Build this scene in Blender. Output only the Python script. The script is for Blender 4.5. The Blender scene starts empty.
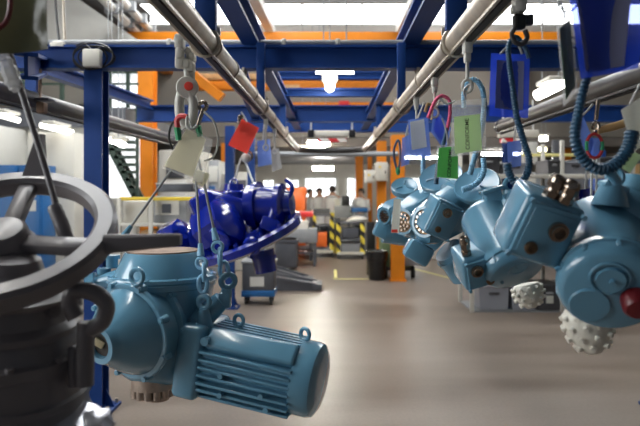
import bpy, bmesh, math, random
from mathutils import Vector, Matrix
random.seed(7)
COL = bpy.context.scene.collection
PI = math.pi
# ---- camera geometry of the photograph (pixels -> metres at a known distance) ----
F, CX, CY, EYE = 620.0, 331.0, 189.0, 1.65
def W(px, py, d):
    return Vector(((px - CX) / F * d, d, EYE - (py - CY) / F * d))
def frame(d):
    s = d / F
    def V(x, y, w=0.0):
        return W(x, y, d - w * s)
    V.s = s; V.d = d
    return V
# ---------------------------------------------------------------- materials
M = {}
def mat(name, col, rough=.5, metal=0., var=.0, scale=8., bump=0., coat=0., emit=0., spec=.5, ao=None):
    m = bpy.data.materials.new(name); m.use_nodes = True
    nt = m.node_tree; b = nt.nodes['Principled BSDF']
    b.inputs['Base Color'].default_value = (*col, 1)
    b.inputs['Roughness'].default_value = rough
    b.inputs['Metallic'].default_value = metal
    b.inputs['Coat Weight'].default_value = coat
    b.inputs['Coat Roughness'].default_value = .12
    b.inputs['Specular IOR Level'].default_value = spec
    if emit:
        b.inputs['Emission Color'].default_value = (*col, 1)
        b.inputs['Emission Strength'].default_value = emit
    if var or bump:
        tc = nt.nodes.new('ShaderNodeTexCoord'); nz = nt.nodes.new('ShaderNodeTexNoise')
        nz.inputs['Scale'].default_value = scale; nz.inputs['Detail'].default_value = 5
        nt.links.new(tc.outputs['Object'], nz.inputs['Vector'])
        if var:
            r = nt.nodes.new('ShaderNodeValToRGB')
            r.color_ramp.elements[0].position = .3; r.color_ramp.elements[1].position = .7
            r.color_ramp.elements[0].color = (*[max(0, c * (1 - var)) for c in col], 1)
            r.color_ramp.elements[1].color = (*[min(1, c * (1 + var)) for c in col], 1)
            nt.links.new(nz.outputs['Fac'], r.inputs['Fac'])
            nt.links.new(r.outputs['Color'], b.inputs['Base Color'])
        if bump:
            bp = nt.nodes.new('ShaderNodeBump'); bp.inputs['Strength'].default_value = bump
            bp.inputs['Distance'].default_value = .01
            nt.links.new(nz.outputs['Fac'], bp.inputs['Height'])
            nt.links.new(bp.outputs['Normal'], b.inputs['Normal'])
    M[name] = m
    return m
def plastic(name, col, alpha, rough=.18):
    m = bpy.data.materials.new(name); m.use_nodes = True
    nt = m.node_tree; b = nt.nodes['Principled BSDF']; out = nt.nodes['Material Output']
    b.inputs['Base Color'].default_value = (*col, 1); b.inputs['Roughness'].default_value = rough
    t = nt.nodes.new('ShaderNodeBsdfTransparent'); mx = nt.nodes.new('ShaderNodeMixShader')
    t.inputs['Color'].default_value = (*[.5 + .5 * c for c in col], 1)
    mx.inputs[0].default_value = alpha
    tl = nt.nodes.new('ShaderNodeBsdfTranslucent'); tl.inputs['Color'].default_value = (*col, 1)
    m2 = nt.nodes.new('ShaderNodeMixShader'); m2.inputs[0].default_value = .5
    nt.links.new(b.outputs[0], m2.inputs[1]); nt.links.new(tl.outputs[0], m2.inputs[2])
    nt.links.new(t.outputs[0], mx.inputs[1]); nt.links.new(m2.outputs[0], mx.inputs[2])
    nt.links.new(mx.outputs[0], out.inputs['Surface'])
    M[name] = m
def paper_mat(name, col, tr=.5):
    m = bpy.data.materials.new(name); m.use_nodes = True
    nt = m.node_tree; b = nt.nodes['Principled BSDF']; out = nt.nodes['Material Output']
    b.inputs['Base Color'].default_value = (*col, 1); b.inputs['Roughness'].default_value = .6
    t = nt.nodes.new('ShaderNodeBsdfTranslucent'); t.inputs['Color'].default_value = (*col, 1)
    mx = nt.nodes.new('ShaderNodeMixShader'); mx.inputs[0].default_value = tr
    nt.links.new(b.outputs[0], mx.inputs[1]); nt.links.new(t.outputs[0], mx.inputs[2]); nt.links.new(mx.outputs[0], out.inputs['Surface'])
    M[name] = m
def lines_mat(name, base, ink, scale, direction='Z', width=.5, rough=.7):
    m = bpy.data.materials.new(name); m.use_nodes = True
    nt = m.node_tree; b = nt.nodes['Principled BSDF']; b.inputs['Roughness'].default_value = rough
    tc = nt.nodes.new('ShaderNodeTexCoord'); wv = nt.nodes.new('ShaderNodeTexWave')
    wv.bands_direction = direction; wv.inputs['Scale'].default_value = scale; wv.inputs['Distortion'].default_value = 0
    r = nt.nodes.new('ShaderNodeValToRGB'); r.color_ramp.interpolation = 'CONSTANT'
    r.color_ramp.elements[0].color = (*ink, 1); r.color_ramp.elements[1].position = width
    r.color_ramp.elements[1].color = (*base, 1)
    nt.links.new(tc.outputs['Object'], wv.inputs['Vector']); nt.links.new(wv.outputs['Fac'], r.inputs['Fac'])
    nt.links.new(r.outputs['Color'], b.inputs['Base Color'])
    M[name] = m
mat('light_blue', (.118, .288, .410), .24, 0, .05, 6, .03, coat=.6)
mat('pale_blue', (.20, .42, .56), .33, 0, .06, 6, .03, coat=.4)
mat('teal_blue', (.085, .265, .40), .28, 0, .06, 6, .03, coat=.5)
mat('coil_blue', (.022, .080, .145), .4, 0, .08, 20, .05)
mat('coil_pale', (.22, .46, .66), .4, 0, .08, 20, .05)
mat('coil_dark', (.03, .06, .14), .4)
mat('deep_blue', (.0035, .015, .25), .16, 0, .1, 5, .02, coat=.6)
mat('frame_blue', (.005, .038, .18), .5, 0, .12, 3, .02, spec=.3)
mat('grey_paint', (.165, .15, .155), .42, 0, .1, 6, .05, coat=.15)
mat('shiny_grey', (.50, .50, .54), .22, .4, .1, 9, .05)
mat('rail_steel', (.46, .40, .32), .38, .25, .22, 14, .05)
mat('rail_dark', (.045, .042, .042), .42, .2, .2, 9, .04)
mat('slot_dark', (.012, .012, .012), .6)
mat('trolley', (.52, .51, .46), .45, .05, .1, 12)
mat('nickel', (.32, .26, .21), .16, .95, .1, 30)
mat('brass', (.13, .085, .05), .38, .8, .2, 30)
mat('rust', (.16, .10, .065), .6, .4, .25, 18, .1)
mat('coupling', (.46, .38, .32), .34, .75, .25, 18, .1)
mat('bore_dark', (.03, .025, .02), .6)
mat('bore_cream', (.6, .5, .3), .5)
mat('red', (.55, .03, .03), .35)
mat('red_knob', (.13, .008, .012), .35)
paper_mat('tag_red', (0.92, 0.14, 0.1))
mat('pink', (.75, .10, .22), .6)
mat('green_strap', (.03, .3, .12), .6)
mat('orange', (.60, .185, .007), .5, 0, .1, 4, spec=.3)
mat('orange_cab', (.72, .14, .02), .45, 0, .06, 4)
mat('wood', (.55, .33, .14), .6, 0, .15, 9)
mat('white', (.56, .55, .51), .5, 0, .04, 4)
mat('offwhite', (.56, .54, .48), .6, 0, .06, 3)
mat('cream', (.78, .74, .64), .5, 0, .08, 20, .15)
paper_mat('paper', (0.86, 0.86, 0.8))
paper_mat('green_paper', (.74, .88, .58))
paper_mat('mid_green_paper', (0.22, 0.66, 0.2))
mat('dark_green_paper', (.04, .11, .06), .6)
paper_mat('grey_paper', (.30, .31, .42))
mat('ink', (.02, .02, .02), .7)
mat('black', (.012, .012, .012), .35)
mat('rubber', (.02, .02, .02), .6)
mat('bag_black', (.015, .015, .015), .25, 0, 0, 12, .8)
mat('grey_crate', (.22, .23, .26), .5, 0, .05, 5)
mat('dark_crate', (.05, .05, .055), .5)
mat('mid_grey', (.25, .26, .27), .5, .1, .06, 6)
mat('dark_steel', (.09, .095, .11), .45, .3, .1, 6)
mat('alu', (.55, .55, .54), .4, .5)
mat('green_bin', (.20, .30, .15), .5)
mat('yellow', (.75, .55, .04), .5)
mat('tape_yellow', (.72, .66, .25), .6)
mat('cab_blue', (.010, .095, .27), .4)
mat('dark_green', (.02, .045, .03), .5)
mat('beige_wall', (.19, .172, .145), .7, 0, .05, 2)
mat('skin', (.55, .32, .22), .6)
mat('hair', (.03, .02, .015), .6)
mat('coat', (.80, .82, .85), .7)
mat('trousers', (.03, .035, .05), .8)
mat('glow', (1, .97, .9), .5, emit=16)
mat('glow_added', (1, .98, .94), .5, emit=50)
mat('glow_far', (1, .98, .94), .5, emit=140)
mat('glow_soft', (1, .97, .9), .5, emit=5)
mat('glow_farwarm', (1, .93, .70), .5, emit=110)
mat('glow_warm', (1, .93, .62), .5, emit=5)
mat('day', (.95, .98, 1.0), .5, emit=7.5)
mat('daylow', (.96, .98, 1.0), .5, emit=.7)
mat('dayfar', (.95, .98, 1.0), .5, emit=2.2)
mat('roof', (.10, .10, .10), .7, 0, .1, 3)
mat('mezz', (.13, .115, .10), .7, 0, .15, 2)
plastic('clear', (.88, .88, .86), .2)
plastic('blue_film', (.06, .15, .78), .42)
plastic('blue_clear', (.25, .38, .78), .5)
plastic('red_film', (.92, .15, .11), .75)
plastic('smoke', (.12, .12, .07), .86)
plastic('haze', (.55, .55, .55), .5)
paper_mat('form', (0.88, 0.85, 0.7))
lines_mat('hazard', (.70, .56, .05), (.015, .015, .015), 2.2, 'DIAGONAL', .5)
lines_mat('hazard_red', (.80, .78, .74), (.60, .02, .03), 2.6, 'DIAGONAL', .5)
# concrete floor
def floor_mat():
    m = bpy.data.materials.new('concrete'); m.use_nodes = True
    nt = m.node_tree; b = nt.nodes['Principled BSDF']; N = nt.nodes.new
    tc = N('ShaderNodeTexCoord'); mp = N('ShaderNodeMapping'); mp.inputs['Scale'].default_value = (.35, 1.6, 1)
    n1 = N('ShaderNodeTexNoise'); n1.inputs['Scale'].default_value = 1.3; n1.inputs['Detail'].default_value = 8
    n2 = N('ShaderNodeTexNoise'); n2.inputs['Scale'].default_value = 40; n2.inputs['Detail'].default_value = 4
    r = N('ShaderNodeValToRGB')
    r.color_ramp.elements[0].position = .32; r.color_ramp.elements[1].position = .68
    r.color_ramp.elements[0].color = (.150, .115, .090, 1); r.color_ramp.elements[1].color = (.240, .195, .160, 1)
    mx = N('ShaderNodeMixRGB'); mx.blend_type = 'MULTIPLY'; mx.inputs[0].default_value = .35
    nt.links.new(tc.outputs['Object'], mp.inputs['Vector']); nt.links.new(mp.outputs[0], n1.inputs['Vector'])
    nt.links.new(tc.outputs['Object'], n2.inputs['Vector'])
    nt.links.new(n1.outputs['Fac'], r.inputs['Fac']); nt.links.new(r.outputs[0], mx.inputs[1]); nt.links.new(n2.outputs['Fac'], mx.inputs[2])
    nt.links.new(mx.outputs[0], b.inputs['Base Color'])
    r2 = N('ShaderNodeMapRange'); r2.inputs['To Min'].default_value = .30; r2.inputs['To Max'].default_value = .48
    nt.links.new(n1.outputs['Fac'], r2.inputs['Value']); nt.links.new(r2.outputs[0], b.inputs['Roughness'])
    M['concrete'] = m
floor_mat()
# ---------------------------------------------------------------- mesh builder
def axmat(ax):
    return Vector(ax).normalized().to_track_quat('Z', 'Y').to_matrix()
def rotm(ax, deg):
    return Matrix.Rotation(math.radians(deg), 3, ax)
def curve(pts, k=6, closed=False):
    pts = [Vector(p) for p in pts]; n = len(pts); out = []
    rng = range(n if closed else n - 1)
    for i in rng:
        g = (lambda j: pts[j % n]) if closed else (lambda j: pts[max(0, min(n - 1, j))])
        p0, p1, p2, p3 = g(i - 1), g(i), g(i + 1), g(i + 2)
        for q in range(k):
            t = q / k
            out.append(.5 * ((2 * p1) + (p2 - p0) * t + (2 * p0 - 5 * p1 + 4 * p2 - p3) * t * t + (3 * p1 - p0 - 3 * p2 + p3) * t ** 3))
    if not closed: out.append(pts[-1])
    return out
LOC = {}
class MB:
    def __init__(s): s.v = []; s.f = []
    def add(s, verts, faces):
        o = len(s.v); s.v += [Vector(v) for v in verts]; s.f += [[i + o for i in f] for f in faces]; return s
    def box(s, c, size, R=None, bev=0., seg=2):
        bm = bmesh.new(); bmesh.ops.create_cube(bm, size=1)
        for v in bm.verts: v.co = Vector((v.co.x * size[0], v.co.y * size[1], v.co.z * size[2]))
        if bev: bmesh.ops.bevel(bm, geom=bm.edges[:], offset=bev, segments=seg, profile=.5, affect='EDGES')
        bm.verts.index_update(); R = R or Matrix.Identity(3); c = Vector(c)
        s.add([R @ v.co + c for v in bm.verts], [[v.index for v in f.verts] for f in bm.faces]); bm.free(); return s
    def lathe(s, p, ax, prof, n=24):
        R = axmat(ax); p = Vector(p); vs = []; fs = []; idx = []
        for t, r in prof:
            if r <= 1e-9: idx.append([len(vs)]); vs.append(p + R @ Vector((0, 0, t)))
            else:
                idx.append(list(range(len(vs), len(vs) + n)))
                for i in range(n):
                    a = 2 * PI * i / n; vs.append(p + R @ Vector((r * math.cos(a), r * math.sin(a), t)))
        for A, B in zip(idx, idx[1:]):
            if len(A) == 1 and len(B) == 1: continue
            for i in range(n):
                j = (i + 1) % n
                if len(A) == 1: fs.append([A[0], B[j], B[i]])
                elif len(B) == 1: fs.append([A[i], A[j], B[0]])
                else: fs.append([A[i], A[j], B[j], B[i]])
        return s.add(vs, fs)
    def cyl(s, p0, p1, r0, r1=None, n=16):
        p0 = Vector(p0); p1 = Vector(p1); L = (p1 - p0).length; r1 = r0 if r1 is None else r1
        return s.lathe(p0, p1 - p0, [(0, 0), (0, r0), (L, r1), (L, 0)], n)
    def sph(s, c, r, sc=(1, 1, 1), n=12, R=None):
        vs = []; fs = []; R = R or Matrix.Identity(3); c = Vector(c); m = n // 2
        for i in range(m + 1):
            th = PI * i / m
            for j in range(n):
                ph = 2 * PI * j / n
                vs.append(c + R @ Vector((r * sc[0] * math.sin(th) * math.cos(ph), r * sc[1] * math.sin(th) * math.sin(ph), r * sc[2] * math.cos(th))))
        for i in range(m):
            for j in range(n):
                k = (j + 1) % n; q = [i * n + j, (i + 1) * n + j, (i + 1) * n + k, i * n + k]
                if i == 0: q = [q[0], q[1], q[2]]
                elif i == m - 1: q = [q[0], q[1], q[3]]
                fs.append(q)
        return s.add(vs, fs)
    def tube(s, pts, r, n=8, closed=False):
        pts = [Vector(p) for p in pts]; N = len(pts)
        rs = r if isinstance(r, (list, tuple)) else [r] * N
        vs = []; fs = []; up = None
        for i in range(N):
            t = (pts[(i + 1) % N] - pts[i - 1]) if closed else (pts[min(N - 1, i + 1)] - pts[max(0, i - 1)])
            t.normalize()
            if up is None:
                up = t.orthogonal().normalized()
            else:
                up = up - t * up.dot(t)
                up = up.normalized() if up.length > 1e-6 else t.orthogonal().normalized()
            b = t.cross(up)
            for k in range(n):
                a = 2 * PI * k / n; vs.append(pts[i] + (up * math.cos(a) + b * math.sin(a)) * rs[i])
        for i in range(N if closed else N - 1):
            j = (i + 1) % N
            for k in range(n):
                l = (k + 1) % n; fs.append([i * n + k, i * n + l, j * n + l, j * n + k])
        if not closed:
            fs.append(list(range(n))[::-1]); fs.append(list(range((N - 1) * n, N * n)))
        return s.add(vs, fs)
    def torus(s, c, ax, R, r, n=24, m=8, sc=1.0):
        A = axmat(ax); c = Vector(c)
        return s.tube([c + A @ Vector((R * math.cos(2 * PI * i / n), R * sc * math.sin(2 * PI * i / n), 0)) for i in range(n)], r, m, True)
    def prism(s, poly, vec):
        vec = Vector(vec); poly = [Vector(p) for p in poly]; n = len(poly)
        return s.add(poly + [p + vec for p in poly], [list(range(n))[::-1], list(range(n, 2 * n))] + [[i, (i + 1) % n, n + (i + 1) % n, n + i] for i in range(n)])
    def sheet(s, a, b, c, d, th, bulge=0., n=8, wob=0.):
        """quad sheet a(top-left) b(top-right) c(bottom-right) d(bottom-left) with thickness and a gentle bulge"""
        a, b, c, d = map(Vector, (a, b, c, d)); nr = (b - a).cross(d - a).normalized(); vs = []; fs = []
        for side in (0, 1):
            for i in range(n + 1):
                for j in range(n + 1):
                    u = j / n; v = i / n
                    p = (a * (1 - u) + b * u) * (1 - v) + (d * (1 - u) + c * u) * v
                    e = bulge * math.sin(PI * u) * (.4 + .6 * math.sin(PI * v)) + wob * math.sin(5 * u + 3 * v)
                    vs.append(p + nr * (e + (th / 2 if side else -th / 2)))
        K = (n + 1) * (n + 1)
        for i in range(n):
            for j in range(n):
                q = i * (n + 1) + j; f = [q, q + 1, q + n + 2, q + n + 1]
                fs.append(f); fs.append([K + x for x in f[::-1]])
        rim = [j for j in range(n + 1)] + [(i) * (n + 1) + n for i in range(1, n + 1)] + [n * (n + 1) + j for j in range(n - 1, -1, -1)] + [i * (n + 1) for i in range(n - 1, 0, -1)]
        for i in range(len(rim)):
            p, q = rim[i], rim[(i + 1) % len(rim)]; fs.append([p, K + p, K + q, q])
        return s.add(vs, fs)
    def build(s, name, m, parent=None, origin=None, smooth=True, label=None):
        me = bpy.data.meshes.new(name)
        if parent is not None: o0 = LOC[parent.name]
        elif origin is not None: o0 = Vector(origin)
        else:
            xs = [v.x for v in s.v]; ys = [v.y for v in s.v]
            o0 = Vector(((min(xs) + max(xs)) / 2, (min(ys) + max(ys)) / 2, min(v.z for v in s.v)))
        me.from_pydata([v - o0 for v in s.v], [], s.f); me.validate()
        bm = bmesh.new(); bm.from_mesh(me); bmesh.ops.recalc_face_normals(bm, faces=bm.faces); bm.to_mesh(me); bm.free()
        if smooth:
            me.polygons.foreach_set('use_smooth', [True] * len(me.polygons)); me.set_sharp_from_angle(angle=math.radians(38))
        me.materials.append(M[m] if isinstance(m, str) else m)
        o = bpy.data.objects.new(name, me); COL.objects.link(o)
        if parent is not None: o.parent = parent
        else: o.location = o0
        LOC[o.name] = o0
        if label: o['label'] = label
        return o
def tag(o, label, cat, group=None, kind=None):
    o['label'] = label; o['category'] = cat
    if group: o['group'] = group
    if kind: o['kind'] = kind
    return o
def thing(name, label, cat, loc, group=None):
    o = bpy.data.objects.new(name, None); COL.objects.link(o); o.location = Vector(loc); o.empty_display_size = .1
    LOC[o.name] = Vector(loc)
    return tag(o, label, cat, group)
def struct(name, mb, m, label=None, cat='structure', **k):
    o = mb.build(name, m, **k); o['kind'] = 'structure'; o['label'] = label or name.replace('_', ' '); o['category'] = cat
    return o
def single(name, mb, m, label, cat, group=None, **k):
    return tag(mb.build(name, m, **k), label, cat, group)
def dup(root, delta=None, loc=None, rotz=None, label=None, group=None):
    r = root.copy(); COL.objects.link(r); r.location = Vector(loc) if loc is not None else root.location + Vector(delta)
    LOC[r.name] = r.location.copy()
    if rotz is not None: r.rotation_euler.z = rotz
    if label: r['label'] = label
    if group: r['group'] = group
    for ch in list(root.children):
        c = ch.copy(); COL.objects.link(c); c.parent = r
        for g in list(ch.children):
            e = g.copy(); COL.objects.link(e); e.parent = c
    return r
def text_mesh(name, body, m, parent, center, xdir, ydir, width):
    cu = bpy.data.curves.new(name, 'FONT'); cu.body = body; cu.align_x = 'CENTER'; cu.align_y = 'CENTER'; cu.size = 1; cu.extrude = .002; cu.offset = .008
    t = bpy.data.objects.new(name + '_tmp', cu); COL.objects.link(t)
    dg = bpy.context.evaluated_depsgraph_get(); me = bpy.data.meshes.new_from_object(t.evaluated_get(dg))
    bpy.data.objects.remove(t); bpy.data.curves.remove(cu)
    xs = [v.co.x for v in me.vertices]; k = width / (max(xs) - min(xs))
    x = Vector(xdir).normalized(); z = x.cross(Vector(ydir)).normalized(); y = z.cross(x)
    for v in me.vertices:
        c = v.co * k; v.co = Vector(center) + x * c.x + y * c.y + z * c.z - LOC[parent.name]
    me.materials.clear(); me.materials.append(M[m]); me.name = name
    o = bpy.data.objects.new(name, me); COL.objects.link(o); o.parent = parent; LOC[o.name] = LOC[parent.name]
    return o
# ================================================================ THE SETTING
struct('floor', MB().box((0, 11, -.05), (17, 29, .1)), 'concrete', 'worn brown grey polished concrete shop floor', 'floor')
struct('wall_back', MB().box((0, 24.6, 1.4), (17, .2, 2.8)), 'offwhite', 'pale far end wall under the mezzanine', 'wall')
struct('wall_left', MB().box((-6.6, 11, 3), (.2, 27, 6)), 'beige_wall', 'left side wall', 'wall')
struct('wall_right', MB().box((7.9, 11, 3), (.2, 27, 6)), 'beige_wall', 'right side wall', 'wall')
struct('wall_upper', MB().box((0, 14.4, 4.1), (15.6, .2, 2.5)), 'beige_wall', 'upper wall above the mezzanine edge', 'wall')
struct('trim_1', MB().box((1.2, 14.22, 5.27), (12.2, .16, .24), bev=.02), 'white', 'white sill band under the roof glazing', 'trim')
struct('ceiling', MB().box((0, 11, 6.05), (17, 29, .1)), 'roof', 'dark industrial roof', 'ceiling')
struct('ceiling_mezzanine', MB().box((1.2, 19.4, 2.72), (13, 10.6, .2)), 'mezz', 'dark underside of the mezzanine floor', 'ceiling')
# roof glazing
def glazing(name, c, size, label, nx, ny, m='day'):
    o = struct(name, MB().box(c, size), m, label, 'window')
    b = MB()
    for i in range(nx + 1):
        x = c[0] - size[0] / 2 + size[0] * i / nx
        if size[2] > size[1]: b.box((x, c[1] - .03, c[2]), (.05, .05, size[2]))
        else: b.box((x, c[1], c[2] - .03), (.06, size[1], .05))
    if size[1] > size[2]:
        for j in range(ny + 1):
            b.box((c[0], c[1] - size[1] / 2 + size[1] * j / ny, c[2] - .03), (size[0], .06, .05))
    else:
        for z in (c[2] - size[2] / 2, c[2] + size[2] / 2): b.box((c[0], c[1] - .03, z), (size[0], .05, .05))
    b.build('window_frame', 'white', o)
    return o
glazing('window_1', (1.4, 14.26, 5.66), (12.4, .06, .5), 'long bright roof window band above the orange crane girder', 9, 1)
glazing('window_2', (-1.7, 7.5, 5.97), (2.4, 9.6, .05), 'unseen left overhead skylight strip added to light the hall', 2, 8)  # out of view, added and set leftwards to light that side
glazing('window_3', (2.6, 9.9, 5.97), (1.9, 6, .05), 'unseen right overhead skylight strip added to light the background', 2, 5)  # out of view, added to light the background only
for n, (x0, x1, y0) in enumerate(((263, 274, 180), (286, 299, 180), (305, 336, 178), (347, 361, 178), (408, 440, 178))):
    a = W(x0, y0, 24.45); b = W(x1, y0, 24.45)
    glazing('window_%d' % (n + 4), ((a.x + b.x) / 2, 24.47, (a.z + .95) / 2), (b.x - a.x, .05, a.z - .95), 'far end window number %s from the left' % ['one', 'two', 'three', 'four', 'five'][n], 2 if n != 2 else 3, 1, 'dayfar')
for k, yy in enumerate((-1.4, 1.0)):  # unseen emissive windows, added to light the hanging units from the left
    o = struct('window_%d' % (11 + k), MB().box((-6.47, yy + 1.1, 2.9), (.04, 2.2, 3.0)), 'day', 'unseen glowing side window added to the left wall, %s' % ['nearer one', 'farther one'][k], 'window')
    f = MB()
    for t in (0, 1.1, 2.2): f.box((-6.43, yy + t, 2.9), (.05, .06, 3.0))
    for z in (1.4, 2.4, 3.4, 4.4): f.box((-6.43, yy + 1.1, z), (.05, 2.2, .06))
    f.build('window_frame', 'white', o)
# left-hand white offices under a gallery, gable above
p = [W(-80, -70, 11), W(60, -14, 11), W(142, 43, 11), W(142, 76, 11), W(-80, 76, 11)]
struct('wall_gable', MB().prism(p, (0, .12, 0)), 'white', 'white gable wall with a sloping top edge', 'wall')
p = [W(60, -12, 11.1), W(150, 48, 13.9), W(150, 18, 13.9), W(118, -10, 11.1)]
struct('ceiling_slope', MB().prism(p, (0, .05, .1)), 'roof', 'dark sloping roof beside the gable', 'ceiling')
a = W(-70, 124, 9); b = W(138, 124, 9)
struct('wall_partition', MB().box(((a.x + b.x) / 2, 9.06, a.z / 2), (b.x - a.x, .12, a.z)), 'white', 'white office partition behind the blue cabinets', 'wall')
struct('trim_2', MB().box((-4.7, 11.4, 2.68), (3.5, 5, .28)), 'dark_steel', 'dark gallery floor edge over the offices', 'trim')
a = W(-60, 72, 9.3); b = W(92, 104, 9.3)
struct('wall_gallery', MB().box(((a.x + b.x) / 2, 9.36, (a.z + b.z) / 2), (b.x - a.x, .1, a.z - b.z)), 'beige_wall', 'beige gallery wall above the offices', 'wall')
a = W(92, 72, 9.3); b = W(141, 108, 9.3)
o = struct('window_9', MB().box(((a.x + b.x) / 2, 9.34, (a.z + b.z) / 2), (b.x - a.x, .05, a.z - b.z)), 'daylow', 'pale gallery window behind the orange column', 'window')
f = MB()
for px in (92, 110, 128, 141): f.box((W(px, 0, 9.28).x, 9.28, (a.z + b.z) / 2), (.05, .05, a.z - b.z))
f.box(((a.x + b.x) / 2, 9.28, a.z), (b.x - a.x, .05, .05)); f.build('window_frame', 'dark_green', o)
# gallery railing
r = thing('gallery_railing', 'dark green railing along the gallery above the white offices', 'railing', (-4.6, 8.85, 2.82))
for px in (-20, 22, 62, 100): MB().box((W(px, 0, 8.85).x, 8.85, 3.15), (.05, .05, .7)).build('post', 'dark_green', r)
MB().box((-4.35, 8.85, 3.5), (3.2, .05, .05)).build('handrail', 'dark_green', r)
MB().box((-4.35, 8.85, 3.15), (3.2, .03, .03)).build('mid_rail', 'dark_green', r)
# white office pillar heads
struct('wall_pier', MB().box((-4.72, 8.6, 1.25), (.62, .8, 2.5), bev=.02), 'white', 'white office pier at the left edge', 'wall')
a = W(70, 0, 8.6)
struct('wall_pier_middle', MB().box((a.x - .06, 8.55, 1.2), (.62, .8, 2.4), bev=.02), 'offwhite', 'white pier beside the blue post', 'wall')
# staircase: open treads
st = thing('staircase', 'dark open riser staircase in front of the white wall left of the orange column', 'staircase', W(124, 200, 8.3))
sx0, sz0 = W(137, 205, 8.3).x, W(0, 205, 8.3).z
for dy in (0, .2):
    p0 = W(139, 206, 8.5); p1 = W(104, 138, 8.5)
    MB().prism([p0 + Vector((0, dy, -.08)), p1 + Vector((0, dy, -.08)), p1 + Vector((0, dy, .12)), p0 + Vector((0, dy, .12))], (0, .05, 0)).build('stringer', 'dark_green', st)
for i in range(9):
    t = (i + .5) / 9
    p0 = W(139, 206, 8.5).lerp(W(104, 138, 8.5), t)
    x1 = W(139, 0, 8.7).x
    MB().box(((p0.x + x1) / 2, 8.6, p0.z), (max(.05, x1 - p0.x), .2, .04)).build('tread', 'dark_green', st)
a = W(138, 140, 8.5)
MB().box((a.x, 8.47, (a.z + 1.2) / 2 + .3), (.04, .04, a.z - .6)).build('newel_post', 'dark_green', st)
a = W(107, 137, 8.95); b = W(139, 198, 8.95)
struct('window_10', MB().box(((a.x + b.x) / 2, 8.97, (a.z + b.z) / 2), (b.x - a.x, .04, a.z - b.z)), 'daylow', 'pale glowing pane behind the open stair treads', 'window')  # faintly emissive pane set against the white partition

# ================================================================ BLUE OVERHEAD FRAME
fr = thing('support_frame', 'blue steel portal frame carrying the overhead conveyor across the aisle', 'steel frame', (0, 4.63, 0))
def ibeam(p0, p1, h, w, name='beam', m='frame_blue', t=.018):
    p0 = Vector(p0); p1 = Vector(p1); ax = (p1 - p0).normalized(); L = (p1 - p0).length; c = (p0 + p1) / 2
    side = ax.cross(Vector((0, 0, 1))).normalized(); up = side.cross(ax)
    R = Matrix((side, ax, up)).transposed()
    b = MB()
    b.box(c, (t, L, h - .01), R); b.box(c + up * (h / 2 - t / 2), (w, L, t), R); b.box(c - up * (h / 2 - t / 2), (w, L, t), R)
    return b.build(name, m, fr)
def post(x, d, z1, w, base=True):
    b = MB(); t = .016
    b.box((x, d, z1 / 2), (t * 1.3, w, z1)); b.box((x, d - w / 2, z1 / 2), (w, t, z1)); b.box((x, d + w / 2, z1 / 2), (w, t, z1))
    o = b.build('post', 'frame_blue', fr)
    if base:
        q = MB().box((x, d, .012), (w * 2.1, w * 2.0, .024), bev=.004)
        for s in (-1, 1):
            q.prism([(x + s * w * .5, d, .024), (x + s * w * 1.0, d, .024), (x + s * w * .5, d, .16)], (0, .012, 0))
        q.build('base_plate', 'frame_blue', o)
        for sx in (-1, 1):
            for sy in (-1, 1): MB().cyl((x + sx * w * .85, d + sy * w * .75, .02), (x + sx * w * .85, d + sy * w * .75, .055), .014, n=6).build('anchor_bolt', 'rail_steel', o)
    return o
post(-1.75, 4.63, 2.54, .134)
post(2.5, 4.63, 2.54, .134)
post(-1.40, 8.6, 2.52, .12)
post(-1.36, 10.6, 2.52, .12)
post(2.45, 8.6, 2.52, .12)
ibeam((-2.6, 4.63, 2.628), (2.6, 4.63, 2.628), .172, .13, 'cross_beam')
ibeam((-2.5, 8.0, 2.62), (4.6, 8.0, 2.62), .21, .13, 'cross_beam')
ibeam((-1.4, 9.5, 2.655), (1.7, 9.5, 2.655), .27, .14, 'cross_beam')
ibeam((-.6, 6.5, 2.66), (.6, 6.5, 2.66), .085, .10, 'cross_beam')
ibeam((-.65, 6.6, 2.86), (.65, 6.6, 2.86), .08, .10, 'cross_beam')
for s in (-1, 1):
    ibeam((s * .59, 1.2, 2.79), (s * .59, 5.1, 2.79), .15, .125, 'long_beam')
    ibeam((s * .50, 4.7, 2.60), (s * .50, 9.4, 2.60), .11, .10, 'long_beam')
    ibeam((s * .72, 4.7, 2.62), (s * .98, 8.0, 2.62), .12, .10, 'long_beam') if s < 0 else None
    for d in (2.53, 4.5, 6.6):
        zb = EYE + .645; zt = 2.71 if d < 4.6 else 2.545
        hb = MB().box((s * .51, d, (zb + zt) / 2), (.085 if d < 3 else .06, .05, zt - zb), bev=.004)
        h = hb.build('hanger', 'frame_blue', fr)
        g = MB().cyl((s * .51, d, EYE + .60), (s * .51, d, zb + .02), .016)
        g.torus((s * .515, d, EYE + .60), (0, 1, 0), .056, .010, 20, 6)
        g.box((s * .51, d + .05, EYE + .655), (.10, .02, .03))
        g.build('rail_clamp', 'rail_steel', h)
    for dx in (-.055, .055):
        for yb in (4.57, 4.66): MB().cyl((s * .59 + dx, yb, 2.50), (s * .59 + dx, yb, 2.545), .014, n=6).build('beam_bolt', 'rail_steel', fr)
ibeam(W(40, 67, 5.0), W(150, 105, 7.95), .12, .10, 'long_beam')
ibeam(W(40, 66, 4.75), W(26, 66, 3.0), .13, .11, 'long_beam')
ibeam(W(33, 100, 5.2) , W(33, 66, 5.2) + Vector((0, .001, 0)), .09, .09, 'hanger')
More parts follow.
